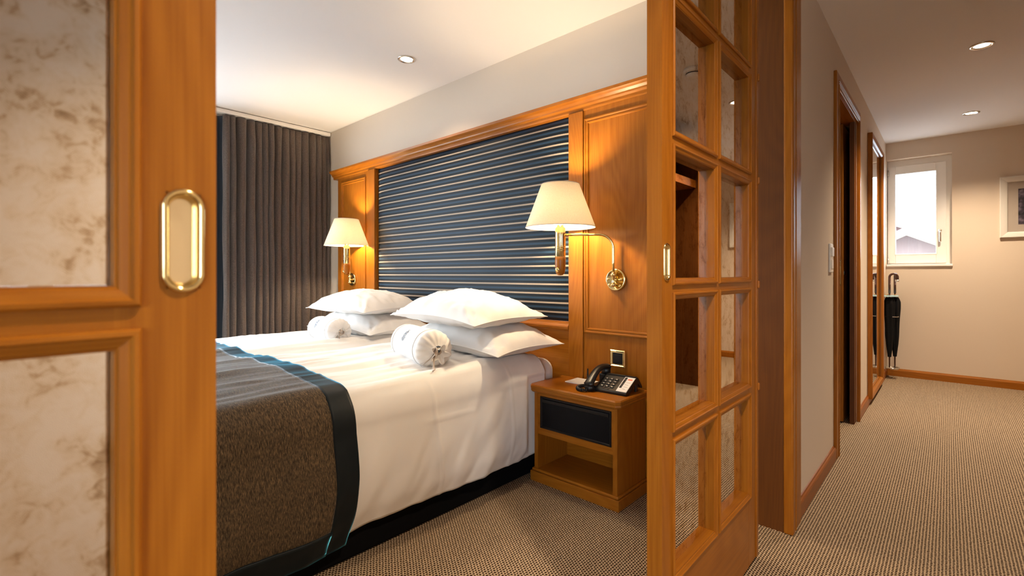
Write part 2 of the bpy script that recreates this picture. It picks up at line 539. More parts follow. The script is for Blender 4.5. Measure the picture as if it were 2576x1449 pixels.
def ROOT(o):
    p = Vector((0, 0, 0))
    while o is not None:
        p += o.location; o = o.parent
    return p


def tag(o, label=None, cat=None, group=None, kind=None):
    if label: o['label'] = label
    if cat: o['category'] = cat
    if group: o['group'] = group
    if kind: o['kind'] = kind
    return o


def thing(name, loc, rot=0.0, **t):
    o = bpy.data.objects.new(name, None); COL.objects.link(o)
    o.empty_display_size = 0.1
    o.location = loc; o.rotation_euler = (0, 0, rot)
    return tag(o, **t)


def nz(x, y, z=0.0):
    return noise.noise(Vector((x, y, z)))


def smooth01(t):
    t = max(0.0, min(1.0, t)); return t * t * (3 - 2 * t)


# ------------------------------------------------------------------ the shell
def st(name, mat, *boxes, label=None, **kw):
    b = B()
    for lo, hi in boxes: b.box(lo, hi)
    return b.obj(name, mat, kind='structure', label=label, **kw)


floor = B().box((-4.9, -3.3, -0.1), (3.7, 6.6, 0.0)).obj('floor', 'carpet', kind='structure', label='beige looped carpet with small dark brown dots')
st('ceiling', 'ceil', ((-4.9, -3.3, H), (3.7, 6.6, H + 0.1)), label='smooth white painted ceiling')
st('wall_headboard', 'wallbed', ((-4.75, YW, 0), (-0.60, YW + 0.12, H)), label='pale greige bedroom wall behind the headboard')
st('wall_hall_left', 'wall', ((HX - 0.14, YW + 0.07, 0), (HX, 3.31, H)), ((HX - 0.026, 4.15, 0), (HX, 5.1, H)), ((HX - 0.14, 4.15, 0), (HX - 0.115, 5.1, H)), ((HX - 0.14, 5.1, 0), (HX, YF, H)), ((HX - 0.115, 4.15, 2.13), (HX - 0.026, 5.1, H)), ((HX - 0.14, 3.31, 2.13), (HX, 4.15, H)),
   label='cream painted hallway wall with a sliding door')
WX0, WX1, WZ0, WZ1 = -0.475, 0.028, 1.135, 2.237
st('wall_hall_end', 'wall', ((-2.0, YF, 0), (WX0, YF + 0.25, H)), ((WX1, YF, 0), (1.6, YF + 0.25, H)), ((WX0, YF, 0), (WX1, YF + 0.25, WZ0)), ((WX0, YF, WZ1), (WX1, YF + 0.25, H)),
   label='cream end wall of the hallway with a small window')
st('wall_hall_right', 'wall', ((1.25, 2.6, 0), (1.37, YF, H)))
st('wall_corridor', 'wall', ((0.95, -1.0, 0), (1.07, 2.6, H)))
st('wall_living_end', 'wall', ((1.25, 2.48, 0), (3.6, 2.6, H)))
st('wall_living_right', 'wall', ((3.5, -3.2, 0), (3.62, 2.6, H)))
st('wall_living_window', 'wall', ((-0.6, -3.2, 0), (0.9, -3.05, H)), ((2.9, -3.2, 0), (3.6, -3.05, H)), ((0.9, -3.2, 2.2), (2.9, -3.05, H)), ((0.9, -3.2, 0), (2.9, -3.05, 0.1)))
st('wall_partition', 'wall', ((-0.60, -3.2, 0), (HX, -0.655, H)), ((-0.60, -0.655, 2.22), (HX, YW + 0.07, H)), label='cream partition wall around the sliding door opening')
st('wall_bedroom_back', 'wallbed', ((-4.75, -1.6, 0), (-0.60, -1.45, H)))
st('wall_bedroom_window', 'wallbed', ((XW - 0.2, -1.6, 0), (XW, -0.83, H)), ((XW - 0.2, 1.27, 0), (XW, YW, H)), ((XW - 0.2, -0.83, 2.30), (XW, 1.27, H)), ((XW - 0.2, -0.83, 0), (XW, 1.27, 0.10)),
   label='pale bedroom wall holding the big window')
st('wall_side_room', 'wall', ((-1.9, YW + 0.12, 0), (-1.8, YF, H)))

# baseboards (swept profile)
BBP = [(0, 0), (0.014, 0), (0.014, 0.058), (0.011, 0.066), (0.006, 0.070), (0.004, 0.076), (0, 0.078)]


def bb_hall(y0, y1, name, x=HX):
    return B().sweep(BBP, y0, y1, lambda a, b, p: (x + a, p, b)).obj(name, 'woodred', kind='structure', label='reddish wooden baseboard along the cream hallway wall')


bb_hall(YW + 0.13, 3.23, 'baseboard_hall_left')
bb_hall(4.23, YF, 'baseboard_hall_side')
B().sweep(BBP, HX + 0.014, 1.25, lambda a, b, p: (p, YF - a, b)).obj('baseboard_hall_end', 'woodX', kind='structure', label='wooden baseboard under the hallway window')
B().sweep(BBP, 2.6, YF - 0.014, lambda a, b, p: (1.25 - a, p, b)).obj('baseboard_hall_right', 'woodred', kind='structure')

# jamb and casing at the end of the sliding door opening
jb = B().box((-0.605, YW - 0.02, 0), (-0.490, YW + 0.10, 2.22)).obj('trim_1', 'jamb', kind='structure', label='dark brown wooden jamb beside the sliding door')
B().box((-0.492, YW - 0.028, 0), (-0.456, YW + 0.012, 2.22), 0.007, 3).obj('casing_edge', 'woodZ', jb)
B().box((-0.484, YW + 0.012, 0), (-0.459, YW + 0.125, 2.22), 0.004).obj('casing_board', 'woodZ', jb)
B().box((-0.463, YW + 0.030, 0), (-0.4565, YW + 0.036, 2.22), 0.002).obj('casing_bead', 'woodZ', jb)
# casing around the hall door
tr = B().box((HX - 0.002, 3.23, 0), (HX + 0.016, 3.305, 2.21), 0.004).obj('trim_2', 'woodZ', kind='structure', label='cherry wood casing around the hallway sliding door')
B().box((HX - 0.002, 4.155, 0), (HX + 0.016, 4.23, 2.21), 0.004).obj('casing_board', 'woodZ', tr)
B().box((HX - 0.002, 3.305, 2.125), (HX + 0.016, 4.155, 2.21), 0.004).obj('casing_head', 'woodY', tr)
for zz in (2.137, 2.150, 2.163):
    B().box((HX + 0.014, 3.290, zz), (HX + 0.021, 4.170, zz + 0.008), 0.003).obj('casing_bead', 'woodY', tr)
B().box((HX + 0.012, 3.290, 0), (HX + 0.021, 3.302, 2.14), 0.004).obj('casing_bead', 'woodZ', tr)
B().box((HX + 0.012, 4.158, 0), (HX + 0.021, 4.170, 2.14), 0.004).obj('casing_bead', 'woodZ', tr)
B().box((HX - 0.028, 3.300, 0), (HX, 3.315, 2.13)).obj('jamb_lining', 'woodZ', tr)
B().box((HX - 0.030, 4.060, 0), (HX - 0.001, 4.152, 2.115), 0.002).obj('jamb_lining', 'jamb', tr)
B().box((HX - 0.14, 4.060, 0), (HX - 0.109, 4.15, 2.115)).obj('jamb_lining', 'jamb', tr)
B().box((HX - 0.14, 3.315, 2.115), (HX, 4.145, 2.135)).obj('head_lining', 'woodY', tr)


# ------------------------------------------------------------------ sliding doors with antique mirror panes
ROWS = [(0.255, 0.627), (0.646, 1.003), (1.022, 1.385), (1.404, 1.765), (1.784, 2.140)]
BEAD = [(0.0, 0.0), (0.0, 0.004), (0.002, 0.0065), (0.0055, 0.0070), (0.0075, 0.0045), (0.0095, 0.0040), (0.0150, 0.0020), (0.0180, -0.002), (0.0185, -0.018)]


def sliding_door(name, y_lead, sign, label):
    """sign +1: the door runs to larger Y from its leading edge"""
    X0, X1 = -0.560, -0.520
    L = 0.795
    Y = lambda d: y_lead + sign * d
    d = thing(name, (-0.54, Y(L / 2), 0.0), label=label, cat='sliding door', kind='structure')
    cols = [(0.058, 0.373), (0.390, 0.709)]
    # frame members
    B().box((X0, Y(0), 0.012), (X1, Y(0.076), 2.215), 0.002).obj('stile', 'woodZ', d)
    B().box((X0, Y(0.355), 0.275), (X1, Y(0.408), 2.125)).obj('mullion', 'woodZ', d)
    B().box((X0, Y(0.691), 0.012), (X1, Y(L), 2.215), 0.002).obj('stile', 'woodZ', d)
    B().box((X0, Y(0.076), 0.012), (X1, Y(0.691), 0.275)).obj('bottom_panel', 'woodY', d)
    B().box((X0, Y(0.076), 2.122), (X1, Y(0.691), 2.215)).obj('top_rail', 'woodY', d)
    for i in range(4):
        za, zb = ROWS[i][1] - 0.018, ROWS[i + 1][0] + 0.018
        for a, b in ((0.076, 0.355), (0.408, 0.691)):
            B().box((X0, Y(a), za), (X1, Y(b), zb)).obj('muntin', 'woodY', d)
    # cover strip on the trailing edge with small blocks level with the muntins
    B().box((X0 + 0.004, Y(L - 0.022), 0.014), (X1 + 0.004, Y(L), 2.21), 0.002).obj('edge_strip', 'woodZ', d)
    for za, zb in [(ROWS[i][1] - 0.004, ROWS[i + 1][0] + 0.004) for i in range(4)]:
        B().box((X1, Y(L - 0.010), za), (X1 + 0.009, Y(L + 0.002), zb), 0.003).obj('edge_block', 'woodY', d)
    for (a, b) in cols:
        y0, y1 = sorted((Y(a), Y(b)))
        for (z0, z1) in ROWS:
            p = B().box((-0.5470, y0 + 0.0185, z0 + 0.0185), (-0.5430, y1 - 0.0185, z1 - 0.0185)).obj('mirror_pane', 'antique', d)
            B().frame(lambda u, v, h: (X1 + h, u, v), y0, y1, z0, z1, BEAD).obj('pane_moulding', ['woodY', 'woodZ'], p)
            B().frame(lambda u, v, h: (X0 - h, u, v), y0, y1, z0, z1, BEAD).obj('pane_moulding', ['woodY', 'woodZ'], p)
    # oblong brass flush pull
    cy, cz = Y(0.0265), 1.081
    hw, hh = 0.0175, 0.0480

    def stad(k, w, hgt):
        n = 48; i = int(round(k * n)) % n
        a = 2 * PI * i / n
        y = w * math.cos(a); z = w * math.sin(a)
        return (y, z + math.copysign(hgt - w, z if abs(z) > 1e-6 else 1))
    prof = [(0.0, 0.0), (0.0005, 0.0022), (0.0025, 0.0038), (0.0048, 0.0030), (0.0062, 0.0008), (0.0074, -0.0060), (0.0086, -0.0085)]
    hd = B()
    vs = []; fs = []; n = 48
    for ins, h in prof:
        for i in range(n):
            y, z = stad(i / n, hw - ins, hh - ins)
            vs.append((X1 + h, cy + y, cz + z))
    for j in range(len(prof) - 1):
        for i in range(n):
            k = (i + 1) % n
            fs.append((j * n + i, j * n + k, (j + 1) * n + k, (j + 1) * n + i))
    hd.add(vs, fs, True)
    h_o = hd.obj('flush_pull', 'brass', d)
    dish = B(); vs = []
    for i in range(n):
        y, z = stad(i / n, hw - 0.0086, hh - 0.0086); vs.append((X1 - 0.0085, cy + y, cz + z))
    vs2 = [(v[0] - 0.001, v[1], v[2]) for v in vs]
    dish.add(vs + vs2, [tuple(range(n)), tuple(range(n, 2 * n))] + [(i, (i + 1) % n, n + (i + 1) % n, n + i) for i in range(n)])
    dish.obj('pull_dish', 'dish', h_o)
    return d


M['dish'] = plain('brushed_brass_plate', (0.86, 0.72, 0.47), 0.35, metal=1.0)


door_l = sliding_door('door_1', 0.145, -1, 'cherry wood sliding door with mirror panes and a large oval brass pull, its stile close beside the dark curtain')
door_r = sliding_door('door_2', 1.114, +1, 'cherry wood sliding door standing between bedside cabinet and dark jamb, mottled mirror panes')
# the stile is solid where the pull is let in: open it
for d, y_lead, sg in ((door_l, 0.145, -1), (door_r, 1.114, 1)):
    o = [c for c in d.children if c.name.startswith('stile') and abs(ROOT(c).y - (y_lead + sg * 0.038)) < 0.01][0]
    X0, X1 = -0.560, -0.520
    Y = lambda t: y_lead + sg * t
    b = B()
    y0, y1, z0, z1 = 0.0265 - 0.0135, 0.0265 + 0.0135, 1.081 - 0.0440, 1.081 + 0.0440
    b.box((X0, Y(0), 0.012), (X1, Y(0.076), z0)); b.box((X0, Y(0), z1), (X1, Y(0.076), 2.215))
    b.box((X0, Y(0), z0), (X1, Y(y0), z1)); b.box((X0, Y(y1), z0), (X1, Y(0.076), z1))
    b.box((X0, Y(y0), z0), (-0.535, Y(y1), z1))
    me = b.obj('tmp', 'woodZ', None)
    bm = bmesh.new(); bm.from_mesh(me.data)
    bmesh.ops.translate(bm, verts=bm.verts, vec=me.location - ROOT(o))
    bm.to_mesh(o.data); bm.free()
    bpy.data.objects.remove(me)

# hall door leaf inside the casing
d3 = thing('door_3', (-0.566, 4.45, 0), label='plain orange wooden sliding door leaf with brass lock in the hallway', cat='sliding door', kind='structure')
lf = B().box((-0.586, 4.045, 0.050), (-0.546, 4.90, 2.11))          # real guide groove along the bottom
lf.box((-0.586, 4.045, 0.012), (-0.571, 4.90, 0.050)); lf.box((-0.562, 4.045, 0.012), (-0.546, 4.90, 0.050))
lf.obj('leaf', 'woodZ', d3)
lk = B().box((-0.574, 4.0425, 0.972), (-0.557, 4.0465, 1.155), 0.0015).obj('lock_plate', 'brass', d3)
for zz in (0.986, 1.027, 1.140):
    B().lathe([(0.0, -0.003), (0.005, -0.003), (0.005, 0.001)], (-0.5655, 4.0425, zz), 'Y', 14).obj('screw', 'screw', lk)
B().box((-0.571, 4.0405, 1.055), (-0.560, 4.044, 1.105), 0.001).obj('latch', 'screw', lk)
B().lathe([(0.018, 0.0), (0.018, 0.003), (0.012, 0.0035)], (-0.546, 4.10, 1.06), 'X', 20).obj('flush_pull', 'steel', d3)

# ------------------------------------------------------------------ hall window
w = thing('window_1', ((WX0 + WX1) / 2, YF + 0.12, WZ0), label='small white framed window at the end of the hallway', cat='window', kind='structure')
GX0, GX1, GZ0, GZ1 = -0.412, -0.092, 1.262, 2.110
YR = YF + 0.10      # face of the window frame
fx0, fx1, fz0, fz1 = WX0, WX1 , WZ0 , WZ1
to3w = lambda u, v, h: (u, YR - h, v)
b = B()
b.box((fx0, YR, fz0), (-0.462, YR + 0.06, fz1)); b.box((-0.02, YR, fz0), (fx1, YR + 0.06, fz1))
b.box((-0.462, YR, fz0), (-0.02, YR + 0.06, fz0 + 0.04)); b.box((-0.462, YR, 2.165), (-0.02, YR + 0.06, fz1))
b.obj('outer_frame', 'white_paint', w)
sx0, sx1, sz0, sz1 = -0.470, -0.012, 1.165, 2.175
gx0, gx1, gz0, gz1 = -0.405, -0.090, 1.262, 2.090
b = B()
b.box((sx0, YR - 0.02, sz0), (gx0, YR + 0.035, sz1), 0.004); b.box((gx1, YR - 0.02, sz0), (sx1, YR + 0.035, sz1), 0.004)
b.box((gx0, YR - 0.02, sz0), (gx1, YR + 0.035, gz0), 0.003); b.box((gx0, YR - 0.02, gz1), (gx1, YR + 0.035, sz1), 0.003)
sash = b.obj('sash', 'white_paint', w)
B().frame(to3w, gx0 - 0.012, gx1 + 0.012, gz0 - 0.012, gz1 + 0.012, [(0, 0.020), (0.001, 0.023), (0.011, 0.022), (0.0125, 0.018), (0.0125, -0.01)]).obj('glazing_bead', 'white_paint', sash)
B().box((gx0, YR + 0.008, gz0), (gx1, YR + 0.014, gz1)).obj('pane', 'glass', sash)
hnd = B().lathe([(0.0, -0.055), (0.010, -0.054), (0.014, -0.046), (0.014, -0.04), (0.010, -0.036), (0.010, -0.02)], (-0.058, YR, 1.487), 'Y', 20)
hnd.tube([(-0.058, YR - 0.048, 1.487), (-0.058, YR - 0.052, 1.46), (-0.058, YR - 0.05, 1.40), (-0.058, YR - 0.05, 1.375)], 0.009, 12)
hnd.obj('window_handle', 'steel', w)
for zz in (1.18, 2.10):
    B().lathe([(0.007, 0), (0.007, 0.06)], (-0.466, YR - 0.026, zz - 0.02), 'Z', 12).obj('hinge', 'steel', w)
B().box((WX0 + 0.002, YF - 0.018, WZ0 - 0.006), (WX1 + 0.006, YR, WZ0 + 0.016), 0.004).obj('window_sill', 'white_paint', w)


def big_window(name, a0, a1, z0, z1, axis, pos, label, nm):
    """two-leaf window; axis 'Y' spans Y at X=pos, axis 'X' spans X at Y=pos"""
    f = (lambda u, v, h: (pos + h, u, v)) if axis == 'Y' else (lambda u, v, h: (u, pos + h, v))
    w = thing(name, f((a0 + a1) / 2, z0, 0), label=label, cat='window', kind='structure')
    fp = [(0, -0.03), (0, 0.03), (0.05, 0.03), (0.05, -0.03), (0, -0.03)]
    B().frame(f, a0, a1, z0, z1, fp).obj('outer_frame', 'white_paint', w)
    n = nm; L = (a1 - a0 - 0.1) / n
    for i in range(n):
        u0 = a0 + 0.05 + i * L
        s = B().frame(f, u0, u0 + L, z0 + 0.05, z1 - 0.05, [(0, -0.02), (0, 0.04), (0.06, 0.04), (0.06, -0.02), (0, -0.02)]).obj('sash', 'white_paint', w)
        lo = f(u0 + 0.06, z0 + 0.11, -0.003); hi = f(u0 + L - 0.06, z1 - 0.11, 0.003)
        B().box(lo, hi).obj('pane', 'glass', s)
    return w


big_window('window_2', -0.83, 1.27, 0.10, 2.30, 'Y', XW - 0.10, 'tall white two leaf bedroom window beside the dark curtain', 2)
big_window('window_3', 0.9, 2.9, 0.10, 2.20, 'X', -3.12, 'wide white living room window opposite the hallway', 2)

# ------------------------------------------------------------------ the place outside the hall window
B().box((-70, -70, -4.2), (70, 130, -4.0)).obj('unseen_greyed_ground', 'greyed_ground', kind='structure', label='unseen ground outside, greyed to throw less light on the bedroom ceiling')  # unseen; widened and greyed so less light bounces onto the bedroom ceiling


def hill(u, v):
    x = -60 + 120 * u; y = 60 + 70 * v
    return (x, y, -4 + 26 * smooth01(v) + 2.5 * nz(x * 0.07, y * 0.07))


B().grid(hill, 40, 20).obj('snowy_hillside', 'dirtywhite', kind='structure', label='white snowy hillside beyond the chalets')


def chalet(name, cx, cy, wd, dp, base, eave, ridge, wall, label):
    h = thing(name, (cx, cy, base), label=label, cat='house', group='chalets outside the hallway window')
    x0, x1, y0, y1 = cx - wd / 2, cx + wd / 2, cy - dp / 2, cy + dp / 2
    B().add([(x0, y0, base), (x1, y0, base), (x1, y0, eave), (cx, y0, ridge), (x0, y0, eave),
             (x0, y1, base), (x1, y1, base), (x1, y1, eave), (cx, y1, ridge), (x0, y1, eave)],
            [(0, 1, 2, 3, 4), (5, 6, 7, 8, 9), (0, 1, 6, 5), (1, 2, 7, 6), (2, 3, 8, 7), (3, 4, 9, 8), (4, 0, 5, 9)]).obj('walls', wall, h)
    for sx in (-1, 1):
        ex = cx + sx * wd * 0.58; ez = eave - (ridge - eave) * 0.16
        t = 0.25
        B().add([(cx, y0 - 0.8, ridge + 0.1), (ex, y0 - 0.8, ez + 0.1), (ex, y1 + 0.5, ez + 0.1), (cx, y1 + 0.5, ridge + 0.1),
                 (cx, y0 - 0.8, ridge + t + 0.1), (ex, y0 - 0.8, ez + t + 0.1), (ex, y1 + 0.5, ez + t + 0.1), (cx, y1 + 0.5, ridge + t + 0.1)],
                [(0, 1, 2, 3), (4, 5, 6, 7), (0, 1, 5, 4), (1, 2, 6, 5), (2, 3, 7, 6), (3, 0, 4, 7)]).obj('roof_slope', 'dirtywhite', h)
        B().tube([(cx, y0 - 0.85, ridge + 0.05), (ex, y0 - 0.85, ez + 0.05)], 0.12, 6, False).obj('barge_board', 'chaletroof', h)
    for k in (-1, 1):
        xx = cx + k * wd * 0.22
        B().box((xx - 0.5, y0 - 0.05, base + (eave - base) * 0.55), (xx + 0.5, y0 + 0.02, base + (eave - base) * 0.55 + 1.1)).obj('house_window', 'chaletroof', h)
    B().box((x0 - 0.2, y0 - 0.9, base + (eave - base) * 0.42), (x1 + 0.2, y0 - 0.02, base + (eave - base) * 0.42 + 0.15)).obj('balcony', 'chaletroof', h)
    return h


chalet('chalet', -1.45, 34, 6.0, 8, -4.0, 1.45, 2.95, 'chalet', 'pale pinkish chalet with a snowy gable roof seen through the hallway window')
chalet('chalet', -2.9, 48, 9.0, 9, -4.0, 2.5, 4.55, 'chaletred', 'faded red chalet standing behind the pinkish gabled one')

# ------------------------------------------------------------------ headboard panelling
HB = thing('headboard', (-2.55, YW, 0), label='wide cherry wood headboard wall with striped padded centre panel', cat='headboard')
FY = 2.150       # face of the panels
XL0, XL1, XR0, XR1 = -4.155, -3.513, -1.540, -0.90
def side_panel(x0, x1, inner):
    p = B().box((x0, FY, 0), (x1, YW, 1.935), 0.003).obj('side_panel', 'woodZ', HB)
    if inner == 'L':
        u0, u1 = x0 + 0.074, x1 - 0.150
    else:
        u0, u1 = x0 + 0.097, x1 - 0.074
    PM = [(0, 0), (0.001, 0.007), (0.005, 0.010), (0.010, 0.010), (0.013, 0.006), (0.018, 0.0055), (0.022, 0.008), (0.027, 0.007), (0.030, 0.0)]
    B().frame(lambda u, v, h: (u, FY - h, v), u0, u1, 0.735, 1.885, PM).obj('panel_moulding', ['woodX', 'woodZ'], p)
    return p


side_panel(XL0, XL1, 'L')
side_panel(XR0, XR1, 'R')
# pilaster edge strips beside the fabric
B().box((XL1 - 0.105, FY - 0.012, 0), (XL1 - 0.0, FY, 1.930), 0.003).obj('pilaster', 'woodZ', HB)
B().box((XR0, FY - 0.012, 0), (XR0 + 0.094, FY, 1.930), 0.003).obj('pilaster', 'woodZ', HB)
# cornice
CP = [(YW - FY, 1.930), (-0.002, 1.930), (-0.006, 1.938), (-0.006, 1.950), (-0.018, 1.958), (-0.020, 1.966), (-0.030, 1.976), (-0.040, 1.982), (-0.046, 1.986), (-0.048, 2.000), (-0.040, 2.004), (YW - FY, 2.004)]
B().sweep(CP, XL0 - 0.075, XR1 + 0.075, lambda a, b_, p: (p, FY + a, b_)).obj('cornice', 'woodX', HB)
# rail below the fabric and the bottom board
B().sweep([(0.03, 0.735), (-0.004, 0.735), (-0.008, 0.742), (-0.016, 0.748), (-0.018, 0.760), (-0.014, 0.768), (-0.010, 0.772), (-0.006, 0.782), (0.03, 0.785)], XL1, XR0, lambda a, b_, p: (p, FY + a, b_)).obj('lower_rail', 'woodX', HB)
B().box((XL1, FY + 0.002, 0.0), (XR0, YW, 0.735)).obj('bottom_board', 'woodX', HB)


def fab(u, v):
    x = XL1 + (XR0 - XL1) * u; z = 0.783 + (1.931 - 0.783) * v
    du = min(u, 1 - u) * (XR0 - XL1); dv = min(v, 1 - v) * 1.148
    e = (1 - math.exp(-du / 0.055)) * (1 - math.exp(-dv / 0.055))
    return (x, FY + 0.028 - 0.030 * e + 0.0012 * nz(x * 4, z * 4), z)


fp = B(); fp.grid(fab, 110, 70)
fp.box((XL1, FY + 0.03, 0.783), (XR0, YW, 1.931))
fp.obj('fabric_panel', mat_stripes(0.014), HB)
# brass-framed wall socket
so = thing('wall_socket', (-1.2365, FY - 0.001, 0.622), label='square black wall socket in a polished brass frame behind the telephone', cat='socket')
B().frame(lambda u, v, h: (u, FY - h, v), -1.280, -1.193, 0.5785, 0.6655, [(0, 0), (0.001, 0.010), (0.006, 0.013), (0.011, 0.010), (0.014, 0.011), (0.016, 0.008), (0.016, 0.0)]).obj('frame', 'brass', so)
pl = B().box((-1.266, FY - 0.009, 0.5925), (-1.207, FY - 0.001, 0.6515), 0.002).obj('socket_insert', 'black', so)
B().box((-1.2555, FY - 0.0105, 0.602), (-1.2175, FY - 0.008, 0.640), 0.002).obj('socket_flap', 'black', pl)


# ------------------------------------------------------------------ swing-arm wall lamps
def wall_lamp(px, pz, shade_xy, label):
    sx, sy = shade_xy
    y0 = FY - (0.0 if True else 0)
    L = thing('wall_lamp', (px, y0, pz), label=label, cat='wall lamp', group='brass swing arm lamps on the headboard')
    # round back plate with ring and screws
    plate = B().lathe([(0.0565, 0.0), (0.0565, -0.008), (0.0545, -0.012), (0.050, -0.013), (0.048, -0.011), (0.0, -0.013)], (px, y0, pz), 'Y', 48).obj('wall_plate', 'brass', L)
    for dx, dz in ((-0.040, 0.004), (0.034, 0.004), (-0.034, -0.026), (0.028, -0.030)):
        B().lathe([(0.0065, -0.010), (0.0065, -0.0165), (0.004, -0.018), (0.0, -0.018)], (px + dx, y0, pz + dz), 'Y', 14).obj('screw', 'brass', plate)
    # knuckle carrying the arm
    cy = y0 - 0.030
    B().lathe([(0.0, -0.036), (0.008, -0.035), (0.014, -0.029), (0.015, -0.024), (0.010, -0.019), (0.0085, -0.014), (0.0085, 0.014), (0.012, 0.018), (0.0155, 0.023), (0.015, 0.030), (0.009, 0.035), (0.007, 0.040)],
              (px, cy, pz), 'Z', 24).obj('knuckle', 'brass', L)
    B().lathe([(0.010, -0.010), (0.010, -0.032)], (px, y0, pz), 'Y', 16).obj('knuckle_stub', 'brass', L)
    # bent arm
    z1 = 1.252
    dirv = Vector((sx - px, sy - cy, 0)); Lh = dirv.length; dirv.normalize()
    R = 0.075; pts = [(px, cy, pz + 0.03), (px, cy, pz + 0.09)]
    for i in range(13):
        a = PI / 2 * i / 12
        q = R * (1 - math.cos(a)); zz = z1 - R + R * math.sin(a)
        pts.append((px + dirv.x * q, cy + dirv.y * q, zz))
    pts.append((px + dirv.x * (Lh - 0.02), cy + dirv.y * (Lh - 0.02), z1 - 0.002))
    B().tube(pts, 0.0066, 14).obj('arm', 'brass', L)
    # lamp holder, wooden grip, switch
    hold = B().lathe([(0.0, 1.300), (0.016, 1.300), (0.018, 1.290), (0.0255, 1.285), (0.0265, 1.280), (0.0265, 1.140), (0.0245, 1.136)], (sx, sy, 0), 'Z', 32).obj('lamp_holder', 'brass', L)
    for q in range(3):
        B().lathe([(0.0268, 0), (0.0275, 0.002), (0.0268, 0.004)], (sx, sy, 1.168 + q * 0.009), 'Z', 32, cap=False).obj('groove_ring', 'screw', hold)
    B().lathe([(0.0262, 1.139), (0.0270, 1.120), (0.0262, 1.080), (0.022, 1.056), (0.013, 1.046), (0.0, 1.044)], (sx, sy, 0), 'Z', 32).obj('wooden_grip', 'woodZ', L)
    gd = Vector((-dirv.x * 0.2 - 0.2, -0.8, 0)).normalized()
    sw = B(); c = Vector((sx, sy, 1.072)) + gd * 0.021
    n = Vector((gd.x, gd.y, -0.55)).normalized()
    ax = n.orthogonal().normalized(); ay = n.cross(ax)
    vs = []; fs = []; pr = [(0.0135, -0.004), (0.0135, 0.003), (0.011, 0.006), (0.006, 0.008), (0.001, 0.0085)]
    for r, h in pr:
        for k in range(20):
            a = 2 * PI * k / 20; vs.append(c + n * h + ax * (r * math.cos(a)) + ay * (r * math.sin(a)))
    for j in range(len(pr) - 1):
        for k in range(20):
            l = (k + 1) % 20; fs.append((j * 20 + k, j * 20 + l, (j + 1) * 20 + l, (j + 1) * 20 + k))
    fs.append(tuple((len(pr) - 1) * 20 + k for k in range(20)))
    sw.add(vs, fs, True).obj('switch_button', 'brass', L)
    # bulb
    B().lathe([(0.013, 1.300), (0.014, 1.312), (0.019, 1.330), (0.021, 1.345), (0.018, 1.358), (0.010, 1.366), (0.0, 1.368)], (sx, sy, 0), 'Z', 24).obj('bulb', 'bulb', L)
    # shade
    r0, r1, zb, zt = 0.177, 0.096, 1.288, 1.506
    shd = B().lathe([(r0, zb), (r0 - (r0 - r1) * 0.5, (zb + zt) / 2), (r1, zt), (r1 - 0.0015, zt), (r0 - 0.0015, zb)], (sx, sy, 0), 'Z', 72, cap=False).obj('lamp_shade', 'shade', L)
    for r, z in ((r0, zb), (r1, zt)):
        B().tube([(sx + r * math.cos(2 * PI * k / 72), sy + r * math.sin(2 * PI * k / 72), z) for k in range(73)], 0.0017, 6).obj('shade_trim', 'tie', shd)
    sp = B()
    for k in range(3):
        a = 2 * PI * k / 3 + 0.4
        sp.tube([(sx + 0.014 * math.cos(a), sy + 0.014 * math.sin(a), 1.302), (sx + 0.02 * math.cos(a), sy + 0.02 * math.sin(a), 1.325),
                 (sx + (r0 - 0.02) * math.cos(a), sy + (r0 - 0.02) * math.sin(a), 1.318 + 0.012)], 0.0018, 6)
    sp.obj('shade_spider', 'brass', shd)
    # its own light
    ld = bpy.data.lights.new('lamp_light', 'POINT'); ld.energy = LAMP_W; ld.color = (1.0, 0.77, 0.48); ld.shadow_soft_size = 0.030
    lo = bpy.data.objects.new('lamp_light', ld); COL.objects.link(lo); lo.parent = L
    lo.location = Vector((sx, sy, 1.402)) - L.location
    return L


LAMP_W = 27.0
wall_lamp(-1.248, 1.022, (-1.452, 1.946), 'lit brass swing arm lamp with cream shade above the bedside cabinet and telephone')
wall_lamp(-3.882, 1.004, (-3.675, 1.978), 'lit brass swing arm lamp with cream shade beside the dark curtain')


# ------------------------------------------------------------------ recessed downlights
def downlight(x, y, watts, label, beam='downlight_beam', r=0.042, col=(1.0, 0.80, 0.57)):
    d = thing('ceiling_downlight', (x, y, H), label=label, cat='downlight', group='round recessed ceiling downlights')
    B().lathe([(r + 0.014, 0.0), (r + 0.014, -0.003), (r + 0.008, -0.006), (r, -0.005), (r - 0.004, 0.0)], (x, y, H), 'Z', 40, cap=False).obj('trim_ring', 'steel', d)
    B().lathe([(0.0, -0.0012), (r - 0.006, -0.0012), (r - 0.006, 0.0)], (x, y, H), 'Z', 32).obj('lens', 'led', d)
    ld = bpy.data.lights.new(beam, 'SPOT'); ld.energy = watts; ld.color = col
    ld.spot_size = math.radians(120); ld.spot_blend = 0.9; ld.shadow_soft_size = 0.035
    lo = bpy.data.objects.new(beam, ld); COL.objects.link(lo); lo.parent = d; lo.location = (0, 0, -0.012)
    return d


HALL_W = 150
downlight(-2.523, 1.765, 30, 'lit round downlight in the bedroom ceiling above the pillows')
downlight(-2.636, 0.70, 30, 'lit round downlight in the bedroom ceiling above the foot of the bed', 'downlight_bed_foot_offscreen')
downlight(0.148, 3.968, HALL_W, 'lit round downlight in the middle of the hallway ceiling, beside the sliding door casing')
downlight(0.143, 5.568, HALL_W, 'lit round downlight in the hallway ceiling near the window wall')
downlight(0.148, 0.768, HALL_W, 'lit round downlight in the ceiling opposite the oval brass pull', 'downlight_corridor_offscreen')
